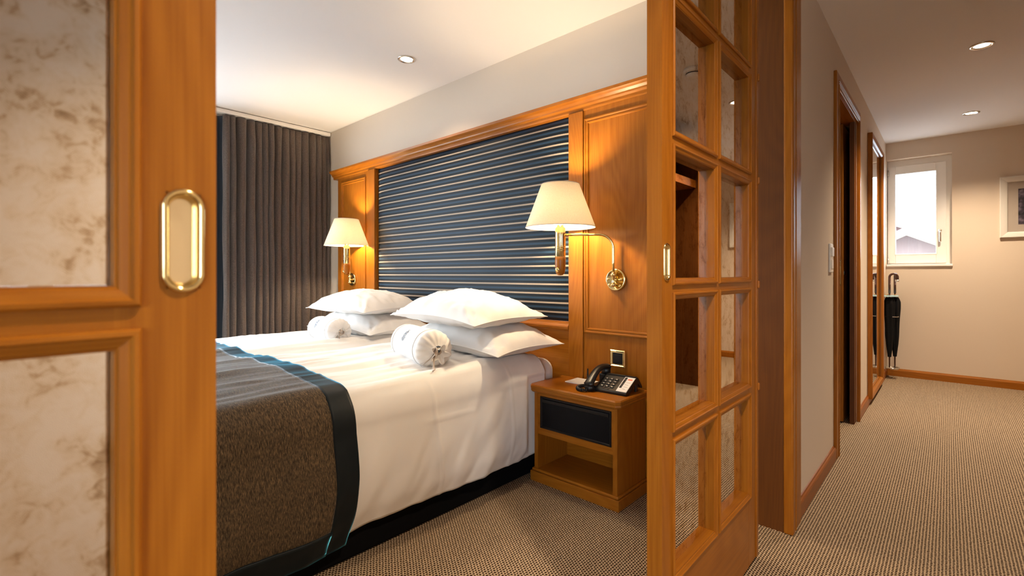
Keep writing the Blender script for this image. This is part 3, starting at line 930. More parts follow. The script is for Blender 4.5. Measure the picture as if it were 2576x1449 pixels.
# smoke detector reflected in the mirror panes
sd = thing('smoke_detector', (0.16, 3.138, H), label='round white smoke detector on the hallway ceiling', cat='smoke detector')
B().lathe([(0.062, 0), (0.062, -0.022), (0.058, -0.026), (0.050, -0.026)], (0.16, 3.138, H), 'Z', 36).obj('base', 'white_plastic', sd)
B().lathe([(0.048, -0.024), (0.048, -0.040), (0.036, -0.056), (0.0, -0.060)], (0.16, 3.138, H), 'Z', 36).obj('sensor_dome', 'white_plastic', sd)
B().lathe([(0.0485, -0.030), (0.0490, -0.033), (0.0485, -0.036)], (0.16, 3.138, H), 'Z', 36, cap=False).obj('vent_slot', 'black', sd)

# ------------------------------------------------------------------ wardrobe niche seen in the mirror panes
wr = thing('open_wardrobe', (0.9, 3.85, 0), label='tall dark open wardrobe opposite the hallway sliding door', cat='wardrobe')
B().box((0.60, 4.46, 0), (1.24, 4.50, 2.25)).obj('side_panel', 'jamb', wr)
B().box((0.60, 3.00, 0), (1.24, 3.04, 2.25)).obj('side_panel', 'jamb', wr)
B().box((1.21, 3.04, 0), (1.24, 4.46, 2.25)).obj('back_panel', 'jamb', wr)
B().box((0.60, 3.04, 2.21), (1.24, 4.46, 2.25)).obj('top_panel', 'jamb', wr)
B().box((0.66, 3.04, 1.86), (1.21, 4.46, 1.93)).obj('shelf', 'woodY', wr)
B().tube([(0.95, 3.04, 1.75), (0.95, 4.46, 1.75)], 0.013, 12).obj('hanging_rail', 'brass', wr)
B().lathe([(0.012, 0), (0.008, -0.012), (0.016, -0.022), (0.012, -0.032), (0, -0.035)], (0.95, 4.46, 1.02), 'Y', 16).obj('knob', 'brass', wr)

# ------------------------------------------------------------------ bedroom curtain and rail
rail = thing('curtain_rail', (XW + 0.15, 0.9, 2.375), label='white ceiling mounted curtain rail above the dark curtain', cat='curtain rail')
B().box((-4.445, -1.4, 2.372), (-4.360, YW - 0.005, 2.404), 0.003).obj('rail_body', 'white_paint', rail)
B().box((-4.425, -1.4, 2.404), (-4.395, YW - 0.008, H)).obj('rail_spacer', 'white_paint', rail)
CY0, CY1 = 1.285, 2.175


def curt(u, v):
    z = 0.015 + 2.354 * v
    y = CY0 + (CY1 - CY0) * u
    ph = 2 * PI * (15.0 * u + 0.55 * nz(u * 5, 0.3) + 0.10 * nz(u * 9, z * 1.6))
    amp = 0.062 * (0.75 + 0.45 * nz(u * 11, 7.7)) * (0.55 + 0.45 * smooth01((2.38 - z) / 0.25))
    x = -4.400 + amp * math.sin(ph) + 0.010 * nz(u * 30, z * 2.2, 3) + 0.004 * nz(u * 70, z * 5, 9)
    yy = y - 0.0115 * math.cos(ph) + 0.006 * nz(u * 16, z * 1.5, 5)
    zz = z - (0.003 + 0.003 * math.sin(ph * 1.0) if v > 0.99 else 0)
    return (x, min(yy, CY1 + 0.006), zz)


cu = thing('bedroom_curtain', (-4.40, 1.73, 0), label='dark grey brown pleated curtain hanging by the headboard wall', cat='curtain')
c_o = B().grid(curt, 420, 46).obj('curtain_panel', 'curtain', cu)
mod = c_o.modifiers.new('thick', 'SOLIDIFY'); mod.thickness = 0.003


def lin(u, v):
    z = 0.015 + 2.352 * v; y = 1.10 + 0.21 * u
    return (-4.455 + 0.022 * math.sin(2 * PI * 2.3 * u + 0.6) + 0.004 * nz(u * 9, z * 2), y, z)


l_o = B().grid(lin, 60, 30).obj('curtain_lining', 'lining', cu, label='dark navy curtain lining at the window side')
mod = l_o.modifiers.new('thick', 'SOLIDIFY'); mod.thickness = 0.003

# ------------------------------------------------------------------ bed
BXL, BXR = -3.585, -1.615
BXC = (BXL + BXR) / 2
BT = 0.600
bed = thing('double_bed', (BXC, 1.1, 0), label='wide double bed base with black valance and white mattress', cat='bed')
B().box((BXL + 0.02, 0.10, 0.0), (BXR - 0.005, 2.13, 0.30), 0.015).obj('bed_base', 'black_matte', bed)


def rbox(lo, hi, r, amp=0.0, seg=4):
    b = B(); b.box(lo, hi, r, seg)
    b.sm = [True] * len(b.sm)
    return b


rbox((BXL + 0.02, 0.09, 0.30), (BXR - 0.0, 2.140, BT - 0.018), 0.07, seg=6).obj('mattress', 'white_cloth', bed)
HALFW = 1.022      # bed middle to the hanging side of the duvet
RF = 0.110
DY0, DY1 = 0.06, 1.98


def fold(s, edge, r):
    """sheet coordinate s -> horizontal position, drop, fold angle"""
    if s <= edge - r:
        return s, 0.0, 0.0
    a = (s - (edge - r)) / r
    if a <= PI / 2:
        return edge - r + r * math.sin(a), -r * (1 - math.cos(a)), a
    return edge, -r - (s - (edge - r) - r * PI / 2), PI / 2


def sheet_len(z_hem):
    return HALFW - RF + RF * PI / 2 + (BT - z_hem) - RF


def duvet_point(s, b, sgn, grow=0.0, soft=1.0):
    """s: along the sheet from the bed middle outwards, b: along the bed; grow lifts it off along the normal"""
    seed = 11.3 if sgn > 0 else 57.7
    r = RF
    hx, dz, ang = fold(s, HALFW, r)
    f, dzf, angf = fold(-b, -DY0, 0.08)
    y = -f
    x = BXC + sgn * hx
    z = BT + dz + dzf
    ed = smooth01(s / 0.12)
    puff = 0.034 * smooth01(s / 0.16) * smooth01((DY1 - b) / 0.12) * (1 - 0.6 * smooth01((s - 0.55) / 0.5))
    wr = 0.012 * nz(s * 5.0 + 0.35 * nz(b * 1.7, seed), b * 0.8, seed)
    wr += soft * (0.0095 * nz(s * 15 + nz(b * 2.2, 3 + seed) * 0.8, b * 1.7, seed + 4) + 0.0048 * nz(s * 34, b * 4, seed + 8))
    wr += 0.010 * nz(s * 2.2, b * 2.0, seed + 20)
    wr += soft * 0.008 * (1 - abs(nz(s * 7 + 0.8 * nz(b * 1.3, s * 2, seed), b * 1.1, seed + 90))) ** 7
    t = smooth01(ang / (PI / 2))
    hang = max(0.0, -dz - r)
    q = b * 6.0 + hang * 3.0
    sd_ = 0.014 * nz(q * 0.55, hang * 2.3, seed + 30) + soft * (0.012 * nz(q * 1.35, hang * 3.0 - b * 2, seed + 40) + 0.0045 * nz(q * 3.3, hang * 9.0, seed + 50))
    sd_ *= 0.35 + 1.1 * min(1, hang / 0.3)
    belly = 0.018 * math.sin(PI * min(1, hang / 0.40)) - 0.016 * smooth01((hang - 0.28) / 0.1)
    # pressed fold lines left from the linen cupboard
    cr_ = 0.0035 * soft * (math.exp(-((b - 1.235 - 0.10 * hang) / 0.007) ** 2) + 0.8 * math.exp(-((b - 1.70 + 0.03 * hang) / 0.007) ** 2))
    cr_ += 0.0030 * soft * math.exp(-((hang - 0.045 - 0.03 * (b - 1.3)) / 0.006) ** 2) * smooth01((b - 1.16) / 0.05) * smooth01((1.48 - b) / 0.08)
    dsp = t * cr_ + (1 - t) * (puff + wr * ed) + t * (sd_ + belly) + grow
    x += sgn * math.sin(ang) * dsp
    z += math.cos(ang) * dsp
    if angf > 0: y -= math.sin(angf) * grow
    z += soft * t * min(1, hang / 0.3) * (0.012 * nz(b * 2.1, seed + 60) + 0.004 * nz(b * 8, seed + 61))
    y += soft * 0.006 * nz(s * 6, b * 3, seed + 70)
    if sgn > 0:
        lim = -1.525 - 0.063 * smooth01((y - 1.74) / 0.11) + grow
        if z < 0.53: x = min(x, lim)
    return x, y, z, hang


def duvet(sgn, label):
    SL = sheet_len(0.125)
    B0 = DY0 - 0.40

    def P(u, v):
        x, y, z, hh = duvet_point(u * SL, B0 + (DY1 - B0) * v, sgn)
        return (x, y, max(z, 0.07))
    dv = thing('duvet', (BXC + sgn * 0.5, 1.0, BT), label=label, cat='duvet', group='white duvets on the double bed')
    o = B().grid(P, 150, 330).obj('duvet_cover', 'white_cloth', dv)
    md = o.modifiers.new('thick', 'SOLIDIFY'); md.thickness = 0.010; md.offset = -1
    # stitched hem at the lower edge
    if sgn > 0:
        B().tube([duvet_point(SL, B0 + (DY1 - B0) * k / 120, sgn)[:3] for k in range(27, 121)], 0.004, 6).obj('hem', 'white_cloth', dv)
    return dv


duvet(1, 'smooth white duvet hanging over the bed side next to the bedside cabinet')
duvet(-1, 'smooth white duvet on the curtain side half of the bed')


def throw():
    SL = sheet_len(0.090)
    Y1, Y0 = 0.872, -0.10

    def P(a, b, grow=0.024):
        sg = 1 if a >= 0 else -1
        s = abs(a)
        x, y, z, hang = duvet_point(s, b, sg, grow, 0.6)
        z += 0.016 * math.exp(-(s / 0.06) ** 2)
        y += 0.014 * math.exp(-(s / 0.07) ** 2) * smooth01((b - 0.7) / 0.1)
        if hang > 0: y -= 0.035 * smooth01((hang - 0.15) / 0.35) * smooth01((b - 0.5) / 0.3)
        return (x, y, max(z, 0.03))
    bw = 0.080
    t = thing('bed_throw', (BXC, 0.4, BT), label='brown tweed bed throw with black satin border over the foot of the bed', cat='throw')
    o = B().grid(lambda u, v: P(-SL + bw + (2 * SL - 2 * bw) * u, Y0 + bw + (Y1 - Y0 - 2 * bw) * v), 240, 60).obj('tweed_panel', 'tweed', t)
    md = o.modifiers.new('thick', 'SOLIDIFY'); md.thickness = 0.004; md.offset = -1
    for a0, a1, b0, b1, nu, nv in ((-SL, SL, Y1 - bw - 0.006, Y1, 240, 8), (-SL, SL, Y0, Y0 + bw + 0.006, 120, 5),
                                   (-SL, -SL + bw + 0.006, Y0 + bw, Y1 - bw, 6, 50), (SL - bw - 0.006, SL, Y0 + bw, Y1 - bw, 6, 50)):
        q = B().grid(lambda u, v: P(a0 + (a1 - a0) * u, b0 + (b1 - b0) * v, 0.0285), nu, nv).obj('border_band', 'border', t)
        md = q.modifiers.new('thick', 'SOLIDIFY'); md.thickness = 0.006; md.offset = -0.6
    return t


throw()


# ------------------------------------------------------------------ pillows
def pillow(cx, cy, cz, w, d, h, rot, tilt, seed, label, droop=0.03):
    p = thing('pillow', (cx, cy, cz), rot, label=label, cat='pillow', group='white pillows stacked in pairs')
    p.rotation_euler = (tilt[0], tilt[1], rot)

    def S_(u, v, side):
        a, b = 2 * u - 1, 2 * v - 1
        # pinched corners, slightly bowed edges
        ex = 1 - 0.055 * (1 - b * b) ** 1.0 if True else 1
        kx = 1 - 0.075 * (1 - abs(b) ** 2.2) + 0.0
        ky = 1 - 0.095 * (1 - abs(a) ** 2.2)
        x = a * w / 2 * (kx if abs(a) > 0 else 1); y = b * d / 2 * ky
        t = (max(0, 1 - abs(a) ** 2.3) ** 0.50) * (max(0, 1 - abs(b) ** 2.3) ** 0.50)
        rr_ = (abs(a) ** 3.2 + abs(b) ** 3.2) ** (1 / 3.2)
        t = 0.68 * t + 0.32 * max(0, 1 - rr_ ** 2.4) ** 0.52
        z = side * t * h / 2 * (1.16 if side > 0 else 0.84)
        e = min(1 - abs(a), 1 - abs(b))
        wr = 0.010 * nz(a * 3.4 + seed, b * 3.4, side) + 0.0055 * nz(a * 10 + seed, b * 7, 2 * side) + 0.006 * (1 - abs(nz(a * 3.5 + seed, b * 2.6, 5 * side))) ** 8
        # creases running into the corners
        for sa in (-1, 1):
            for sb in (-1, 1):
                da, db = a - sa, b - sb
                rr = math.hypot(da, db); an = math.atan2(db, da)
                wr += 0.0065 * math.exp(-(rr / 0.55) ** 2) * math.sin(9 * an + seed * sa + sb * 2) * min(1, rr / 0.12)
        z += wr * min(1, e / 0.06) * (1 if side > 0 else 0.7)
        z -= droop * (a * a * 0.9 + b * b * 0.5) * 0.8
        return (x, y, z)
    b = B()
    b.grid(lambda u, v: S_(u, v, 1), 56, 44); b.grid(lambda u, v: S_(u, v, -1), 56, 44)
    b.obj('pillow_case', 'white_cloth', p, local=True)
    # stitched edge seam
    sm = B(); pts = []
    for k in range(161):
        t = k / 40.0; i = int(t) % 4; f = t - int(t)
        u, v = [(f, 0), (1, f), (1 - f, 1), (0, 1 - f)][i]
        pts.append(S_(u, v, 1))
    sm.tube(pts, 0.0022, 6).obj('edge_seam', 'white_cloth', p, local=True)
    return p


pillow(-1.945, 1.830, 0.705, 0.84, 0.50, 0.190, -0.02, (0.02, 0.0, 0), 1.0, 'plump white pillow under another pillow, near the bedside cabinet')
pillow(-1.965, 1.765, 0.855, 0.76, 0.50, 0.185, -0.06, (0.03, 0.01, 0), 4.0, 'plump white pillow on top of the stack near the bedside cabinet')
pillow(-3.090, 1.830, 0.705, 0.84, 0.50, 0.190, 0.02, (0.02, 0.0, 0), 7.0, 'plump white pillow under another pillow, near the dark curtain')
pillow(-3.080, 1.800, 0.845, 0.74, 0.50, 0.165, 0.05, (0.02, 0.0, 0), 9.0, 'plump white pillow on top of the stack near the dark curtain')


# ------------------------------------------------------------------ drawstring bags with the embroidered emblem



def emblem_lines():
    """interlaced outline letters in a unit box, (right, up)"""
    L = []
    def arc(cx, cy, rx, ry, a0, a1, n=20):
        return [(cx + rx * math.cos(math.radians(a0 + (a1 - a0) * k / n)), cy + ry * math.sin(math.radians(a0 + (a1 - a0) * k / n))) for k in range(n + 1)]
    for r in (1.0, 0.80):                                   # round bowl of the lowest letter, double outline
        L.append(arc(0.0, -0.42, 0.46 * r, 0.50 * r, 180, 372))
    L.append([(-0.62, -0.36), (0.62, -0.36)]); L.append([(-0.62, -0.30), (0.62, -0.30)])      # serifed bar
    L.append([(-0.04, -0.86), (-0.04, 0.62)]); L.append([(0.04, -0.86), (0.04, 0.62)])        # common stem
    L.append(arc(-0.02, -0.42, 0.18, 0.30, 160, 380))
    for z0, s in ((-0.05, 1.0), (0.30, 0.86)):              # the two middle letters, each with two lobes
        for r in (1.0, 0.78):
            L.append([(-0.34 * s * r, z0 - 0.20)] + [(-0.34 * s * r, z0 + 0.18)] + arc(0.12, z0 + 0.02, 0.30 * s * r, 0.19 * r, 90, -90) + [(-0.34 * s * r, z0 - 0.17 * r)])
        L.append([(-0.48 * s, z0 + 0.19), (0.30 * s, z0 + 0.19)])
    for r in (1.0, 0.72):                                   # top letter
        L.append(arc(0.04, 0.76, 0.24 * r, 0.13 * r, 20, 270, 16) + arc(0.04, 0.55, 0.24 * r, 0.10 * r, 90, -160, 16))
    return L


def bag(cx, cy, rot, L, R, label, seed, emb_t, emb_ang, flip=False):
    """roll lying on the duvet; local +X is the gathered end"""
    g = thing('drawstring_bag', (cx, cy, BAGZ), rot, label=label, cat='laundry bag', group='white drawstring bags on the bed')

    def rad(t, a):
        # t along -1..1
        r = R
        if t > 0.70:
            k = (t - 0.70) / 0.30
            r = R * math.sqrt(max(0, 1 - (k * 0.985) ** 2.2)) * (1 - 0.10 * k) + 0.010 * k
        if t < -0.80:
            k = (-t - 0.80) / 0.20
            r = R * math.sqrt(max(0, 1 - (k * 0.93) ** 2.4))
        return r

    def P(u, v, grow=0.0):
        t = -1 + 2 * v; a = 2 * PI * u
        r = rad(t, a) + grow
        gth = smooth01((t - 0.62) / 0.25)
        r *= 1 + gth * 0.045 * math.sin(17 * a + 2 * nz(a, seed)) + 0.02 * nz(math.cos(a) * 2 + seed, math.sin(a) * 2, t * 2.5)
        x = t * L / 2
        y = r * math.cos(a); z = r * math.sin(a)
        z = max(z, -R * 0.80)                                # flattened where it lies
        x -= 0.012 * gth * (1 - 0.2 * math.cos(2 * a))
        return (x, y, z + R * 0.80)
    body = B(); body.grid(lambda u, v: P(u, v), 72, 70, wrap=True)
    bo = body.obj('bag_body', 'white_cloth', g, local=True)
    # hem seam ring near the gathered end
    for tt in (0.55, -0.72):
        B().tube([P(k / 72, (tt + 1) / 2, 0.0006) for k in range(73)], 0.0016, 6).obj('hem_seam', 'white_cloth', g, local=True)
    # ruffled mouth beyond the tie
    xe = L / 2 - 0.012

    def ruf(u, v):
        a = 2 * PI * u
        r = 0.010 + 0.030 * v * (1 + 0.5 * math.sin(5 * a + seed) * v)
        return (xe - 0.004 + 0.028 * v, r * math.cos(a), R * 0.80 + r * math.sin(a) * 0.9 - 0.012 * v)
    ro = B().grid(ruf, 48, 8, wrap=True).obj('ruffled_mouth', 'white_cloth', g, local=True)
    md = ro.modifiers.new('thick', 'SOLIDIFY'); md.thickness = 0.0015
    # tie: knot, loops, tails
    z0 = R * 0.80
    kn = B()
    kn.tube([(xe, 0.013 * math.cos(2 * PI * k / 20), z0 + 0.013 * math.sin(2 * PI * k / 20)) for k in range(21)], 0.004, 8)
    kn.tube([(xe + 0.004, -0.014, z0 - 0.006), (xe + 0.010, -0.018, z0), (xe + 0.004, -0.016, z0 + 0.008)], 0.006, 8)
    loop = [(xe + 0.008, -0.016, z0)]
    for k in range(17):
        a = PI * 1.9 * k / 16 - 0.4
        loop.append((xe + 0.020 + 0.022 * (1 - math.cos(a)), -0.020 - 0.012 * math.sin(a * 0.5), z0 + 0.006 - 0.020 * math.sin(a)))
    kn.tube(loop, 0.003, 8, flat=0.5)
    kn.tube([(xe + 0.008, -0.016, z0 - 0.004), (xe + 0.02, -0.03, z0 - 0.030), (xe + 0.045, -0.042, 0.012), (xe + 0.075, -0.050, 0.006), (xe + 0.095, -0.066, 0.006)], 0.0045, 8, flat=0.4)
    kn.tube([(xe + 0.004, -0.018, z0 - 0.004), (xe - 0.006, -0.040, z0 - 0.034), (xe - 0.030, -0.070, 0.008)], 0.004, 8, flat=0.4)
    kn.obj('tie_tape', 'tie', g, local=True)
    # tape end sticking out of the closed end
    tp = B(); xs = -L / 2
    tp.tube([(xs + 0.01, 0.0, z0), (xs - 0.02, -0.006, z0 - 0.004), (xs - 0.045, -0.012, z0 - 0.016)], 0.006, 8, flat=0.25)
    tp.obj('tape_end', 'tie', g, local=True)
    # emblem wrapped on the cloth
    em = B(); sz = 0.036
    for ln in emblem_lines():
        pts = []
        for (a, b_) in ln:
            # letter "right" runs along the axis, "up" runs round the roll
            t = emb_t + a * sz * 1.05 / (L / 2)
            an = emb_ang - b_ * sz / R
            q = P((an / (2 * PI)) % 1.0, (t + 1) / 2, 0.0010)
            pts.append(q)
        if len(pts) == 2:
            p0, p1 = Vector(pts[0]), Vector(pts[1])
            a0, a1 = ln
            pts = []
            for k in range(9):
                f = k / 8; a = a0[0] + (a1[0] - a0[0]) * f; b_ = a0[1] + (a1[1] - a0[1]) * f
                t = emb_t + a * sz * 1.05 / (L / 2); an = emb_ang - b_ * sz / R
                pts.append(P((an / (2 * PI)) % 1.0, (t + 1) / 2, 0.0010))
        em.tube(pts, 0.00042, 5)
    em.obj('embroidered_emblem', 'embroid', g, local=True)
    return g


BAGZ = BT + 0.026
bag(-1.925, 1.430, -0.27, 0.46, 0.090, 'white drawstring bag with blue emblem in front of the pillows near the bedside cabinet', 2.0, -0.10, math.radians(142))
bag(-2.950, 1.470, -0.02, 0.36, 0.080, 'white drawstring bag with blue emblem in front of the pillows near the dark curtain', 6.0, -0.25, math.radians(145))

# ------------------------------------------------------------------ bedside cabinet
NX0, NX1, NY0, NY1 = -1.560, -1.083, 1.872, 2.137
ns = thing('bedside_cabinet', ((NX0 + NX1) / 2, (NY0 + NY1) / 2, 0), label='cherry wood bedside cabinet with a black drawer front and open shelf', cat='nightstand')
# top with clipped corners and stepped edge
def clipped(x0, x1, y0, y1, c):
    return [(x0 + c, y0), (x1 - c, y0), (x1, y0 + c), (x1, y1), (x0, y1), (x0, y0 + c)]


def slab(levels):
    """levels: (grow, z)"""
    b = B(); n = 6; vs = []
    for g, z in levels:
        vs += [(x, y, z) for x, y in clipped(NX0 - 0.022 - g, NX1 + 0.020 + g, NY0 - 0.022 - g, NY1, 0.018)]
    fs = []
    for j in range(len(levels) - 1):
        for i in range(n):
            k = (i + 1) % n; fs.append((j * n + i, j * n + k, (j + 1) * n + k, (j + 1) * n + i))
    fs += [tuple(range(n)), tuple((len(levels) - 1) * n + i for i in range(n))]
    return b.add(vs, fs)


slab([(-0.012, 0.450), (-0.004, 0.455), (0.0, 0.462), (-0.001, 0.468), (0.001, 0.474), (0.001, 0.484), (-0.002, 0.488), (-0.004, 0.490)]).obj('top', 'woodX', ns)
B().box((NX0, NY0, 0.06), (NX0 + 0.022, NY1, 0.452)).obj('side_panel', 'woodZ', ns)
B().box((NX1 - 0.022, NY0, 0.06), (NX1, NY1, 0.452)).obj('side_panel', 'woodZ', ns)
B().box((NX0 + 0.022, NY1 - 0.012, 0.06), (NX1 - 0.022, NY1, 0.452)).obj('back_panel', 'woodX', ns)
B().box((NX0 - 0.016, NY0 - 0.016, 0.0), (NX1 + 0.016, NY1, 0.050), 0.003).obj('plinth', 'woodX', ns)
B().box((NX0 - 0.010, NY0 - 0.010, 0.050), (NX1 + 0.010, NY1, 0.064), 0.005).obj('plinth_moulding', 'woodX', ns)
B().box((NX0 + 0.022, NY0 + 0.012, 0.240), (NX1 - 0.022, NY1 - 0.012, 0.258)).obj('shelf_divider', 'woodX', ns)
b = B()
dx0, dx1, dz0, dz1 = -1.524, -1.113, 0.272, 0.434
b.box((NX0 + 0.022, NY0 + 0.002, 0.240), (NX1 - 0.022, NY0 + 0.014, dz0)); b.box((NX0 + 0.022, NY0 + 0.002, dz1), (NX1 - 0.022, NY0 + 0.014, 0.452))
b.box((NX0 + 0.022, NY0 + 0.002, dz0), (dx0, NY0 + 0.014, dz1)); b.box((dx1, NY0 + 0.002, dz0), (NX1 - 0.022, NY0 + 0.014, dz1))
b.obj('drawer_surround', 'woodX', ns)
dr = B().box((dx0 + 0.002, NY0 + 0.004, dz0 + 0.002), (dx1 - 0.002, NY0 + 0.20, dz1 - 0.002), 0.004).obj('drawer', 'blackglass', ns)
B().frame(lambda u, v, h: (u, NY0 + 0.004 - h, v), dx0, dx1, dz0, dz1, [(0, 0), (0.002, 0.006), (0.008, 0.006), (0.012, 0.001)]).obj('drawer_rim', 'black', dr)
B().box((dx0 + 0.014, NY0 - 0.002, dz1 - 0.030), (dx1 - 0.014, NY0 + 0.006, dz1 - 0.014), 0.002).obj('drawer_grip', 'black', dr)
TOP = 0.490

# ------------------------------------------------------------------ telephone
ph = thing('telephone', (-1.190, 2.038, TOP), math.radians(3), label='black desk telephone with handset on the bedside cabinet', cat='telephone')
PW0, PW1 = -0.062, 0.100
PROF = [(-0.088, 0.0), (-0.090, 0.010), (-0.086, 0.016), (0.020, 0.066), (0.030, 0.068), (0.040, 0.064), (0.086, 0.014), (0.084, 0.008), (0.060, 0.022), (0.034, 0.040), (0.010, 0.034), (-0.060, 0.0)]
bd = B(); n = len(PROF)
vs = [(PW0, y, z) for y, z in PROF] + [(PW1, y, z) for y, z in PROF]
fs = [(i, (i + 1) % n, n + (i + 1) % n, n + i) for i in range(n)] + [tuple(range(n)), tuple(range(n, 2 * n))]
body_p = bd.add(vs, fs).obj('body', 'black', ph, local=True)
for sx in (PW0 + 0.006, PW1 - 0.006):
    B().box((sx - 0.005, 0.020, 0.0), (sx + 0.005, 0.040, 0.045), 0.002).obj('foot', 'black', ph, local=True)


def face(u, v, h=0.0):
    """point on the sloping keypad face; v 0 front .. 1 ridge"""
    y = -0.086 + 0.106 * v; z = 0.016 + 0.050 * v
    nrm = Vector((0, -0.050, 0.106)).normalized()
    return (u, y + nrm.y * h, z + nrm.z * h)


def face_box(u0, u1, v0, v1, h0, h1):
    q = [face(u0, v0, h0), face(u1, v0, h0), face(u1, v1, h0), face(u0, v1, h0), face(u0, v0, h1), face(u1, v0, h1), face(u1, v1, h1), face(u0, v1, h1)]
    return B().add(q, [(0, 1, 2, 3), (4, 5, 6, 7), (0, 1, 5, 4), (1, 2, 6, 5), (2, 3, 7, 6), (3, 0, 4, 7)])


for r_ in range(4):
    for c_ in range(3):
        u = -0.036 + c_ * 0.026; v = 0.20 + r_ * 0.165
        k_ = face_box(u - 0.0085, u + 0.0085, v - 0.045, v + 0.045, 0, 0.004).obj('key', 'key', ph, local=True)
        mk = face_box(u - 0.0035, u + 0.0035, v - 0.012, v + 0.022, 0.0038, 0.0043)
        o = mk.obj('key_mark', 'silver', None); o.parent = k_; o.location = o.location - k_.location
for c_ in range(2):
    u = -0.023 + c_ * 0.026
    face_box(u - 0.007, u + 0.007, 0.06, 0.11, 0, 0.003).obj('key', 'key', ph, local=True)
lab = face_box(0.046, 0.098, 0.02, 0.97, 0, 0.0015).obj('label_card', 'paper', ph, local=True)
for k in range(10):
    v = 0.26 + k * 0.070
    face_box(0.051, 0.062, v - 0.018, v + 0.018, 0.001, 0.0045).obj('speed_key', 'black', ph, local=True)
face_box(0.068, 0.090, 0.78, 0.85, 0.001, 0.002).obj('red_field', 'red', ph, local=True)
for k, (ua, ub) in enumerate(((0.070, 0.084), (0.070, 0.088), (0.068, 0.086), (0.070, 0.090))):
    face_box(ua, ub, 0.18 + k * 0.14, 0.20 + k * 0.14, 0.001, 0.002).obj('printed_line', 'grey_print', ph, local=True)
B().box((PW0 + 0.01, 0.016, 0.064), (PW1 - 0.004, 0.036, 0.0705), 0.002).obj('display_bar', 'black', ph, local=True)
# handset: arched grip with two pads
hs = []
rads = []
for k in range(25):
    t = k / 24
    y = -0.118 + 0.196 * t
    z = 0.026 + 0.064 * t + 0.034 * math.sin(PI * t) 
    hs.append((-0.083, y, z)); rads.append(0.0195 + 0.007 * (abs(2 * t - 1) ** 2.0) - (0.010 if k in (0, 24) else 0))
hso = B().tube(hs, 0.02, 16, rad=rads, flat=0.62)
hso.lathe([(0.020, -0.026), (0.024, -0.020), (0.024, -0.004), (0.016, 0.002)], (-0.083, -0.100, 0.030), 'Z', 20)
hso.lathe([(0.020, -0.028), (0.024, -0.022), (0.024, -0.004), (0.016, 0.002)], (-0.083, 0.062, 0.088), 'Z', 20)
hso.obj('handset', 'black', ph, local=True)
B().box((-0.108, -0.075, 0.0), (-0.060, 0.070, 0.022), 0.006).obj('cradle', 'black', ph, local=True)
B().box((-0.106, 0.030, 0.020), (-0.060, 0.074, 0.062), 0.006).obj('cradle_post', 'black', ph, local=True)
# coiled cord
cp = []
path = [(-0.085, -0.112, 0.012), (-0.110, -0.118, 0.010), (-0.142, -0.095, 0.010), (-0.150, -0.055, 0.010), (-0.128, -0.028, 0.010), (-0.100, -0.02, 0.010)]
path = [(-0.080, -0.130, 0.009), (-0.105, -0.140, 0.009), (-0.132, -0.128, 0.009), (-0.150, -0.098, 0.009), (-0.148, -0.064, 0.009), (-0.128, -0.040, 0.009), (-0.104, -0.034, 0.009)]
PV = [Vector(p) for p in path]


def cat_(t):
    m_ = len(PV) - 1; i = min(int(t * m_), m_ - 1); f = t * m_ - i
    p0, p1, p2, p3 = PV[max(i - 1, 0)], PV[i], PV[i + 1], PV[min(i + 2, m_)]
    return 0.5 * ((2 * p1) + (p2 - p0) * f + (2 * p0 - 5 * p1 + 4 * p2 - p3) * f * f + (3 * p1 - p0 - 3 * p2 + p3) * f ** 3)


TN = 34
for k in range(TN * 12 + 1):
    t = k / (TN * 12.0)
    p = cat_(t); tg = (cat_(min(1, t + 0.01)) - cat_(max(0, t - 0.01))).normalized()
    sd_v = tg.cross(Vector((0, 0, 1))).normalized()
    a = 2 * PI * TN * t
    cp.append(p + sd_v * (0.0068 * math.cos(a)) + Vector((0, 0, 1)) * (0.0068 * math.sin(a)))
B().tube(cp, 0.0020, 5).obj('coiled_cord', 'black', ph, local=True)

npd = B().box((-1.470, 2.010, TOP), (-1.330, 2.125, TOP + 0.004), 0.001)
npd.obj('notepad', 'paper', label='small white notepad lying behind the telephone cord', cat='notepad')
pn = B().lathe([(0.0, 0.0), (0.020, 0.001), (0.020, 0.005), (0.010, 0.009), (0.005, 0.013), (0.0042, 0.050), (0.0035, 0.075), (0.0, 0.077)], (-1.352, 2.045, TOP + 0.004), 'Z', 16)
pn.obj('pen_stand', 'black', label='thin black pen upright in a stand on the notepad', cat='pen')

# ------------------------------------------------------------------ hallway things
# light switch
ls = thing('light_switch', (HX, 3.13, 1.14), label='white wall switch plate beside the hallway door casing', cat='switch')
B().box((HX, 3.075, 1.060), (HX + 0.009, 3.165, 1.218), 0.003).obj('plate', 'white_plastic', ls)
B().box((HX + 0.008, 3.095, 1.148), (HX + 0.016, 3.145, 1.198), 0.003).obj('rocker', 'white_plastic', ls)
B().box((HX + 0.008, 3.095, 1.080), (HX + 0.013, 3.145, 1.130), 0.003).obj('rocker', 'white_plastic', ls)
# tall mirror
mr = thing('wall_mirror', (HX, 5.22, 0.03), label='tall wood framed mirror on the hallway wall', cat='mirror')
MY0, MY1, MZ0, MZ1 = 4.76, 5.69, 0.045, 2.19
FP_ = [(0, 0), (0, 0.030), (0.004, 0.033), (0.018, 0.030), (0.030, 0.026), (0.040, 0.016), (0.042, 0.006)]
B().frame(lambda u, v, h: (HX + 0.002 + h, u, v), MY0, MY1, MZ0, MZ1, FP_).obj('frame', ['woodY', 'woodZ'], mr)
B().box((HX + 0.002, MY0 + 0.004, MZ0 + 0.004), (HX + 0.007, MY1 - 0.004, MZ1 - 0.004)).obj('mirror_glass', 'mirror', mr)

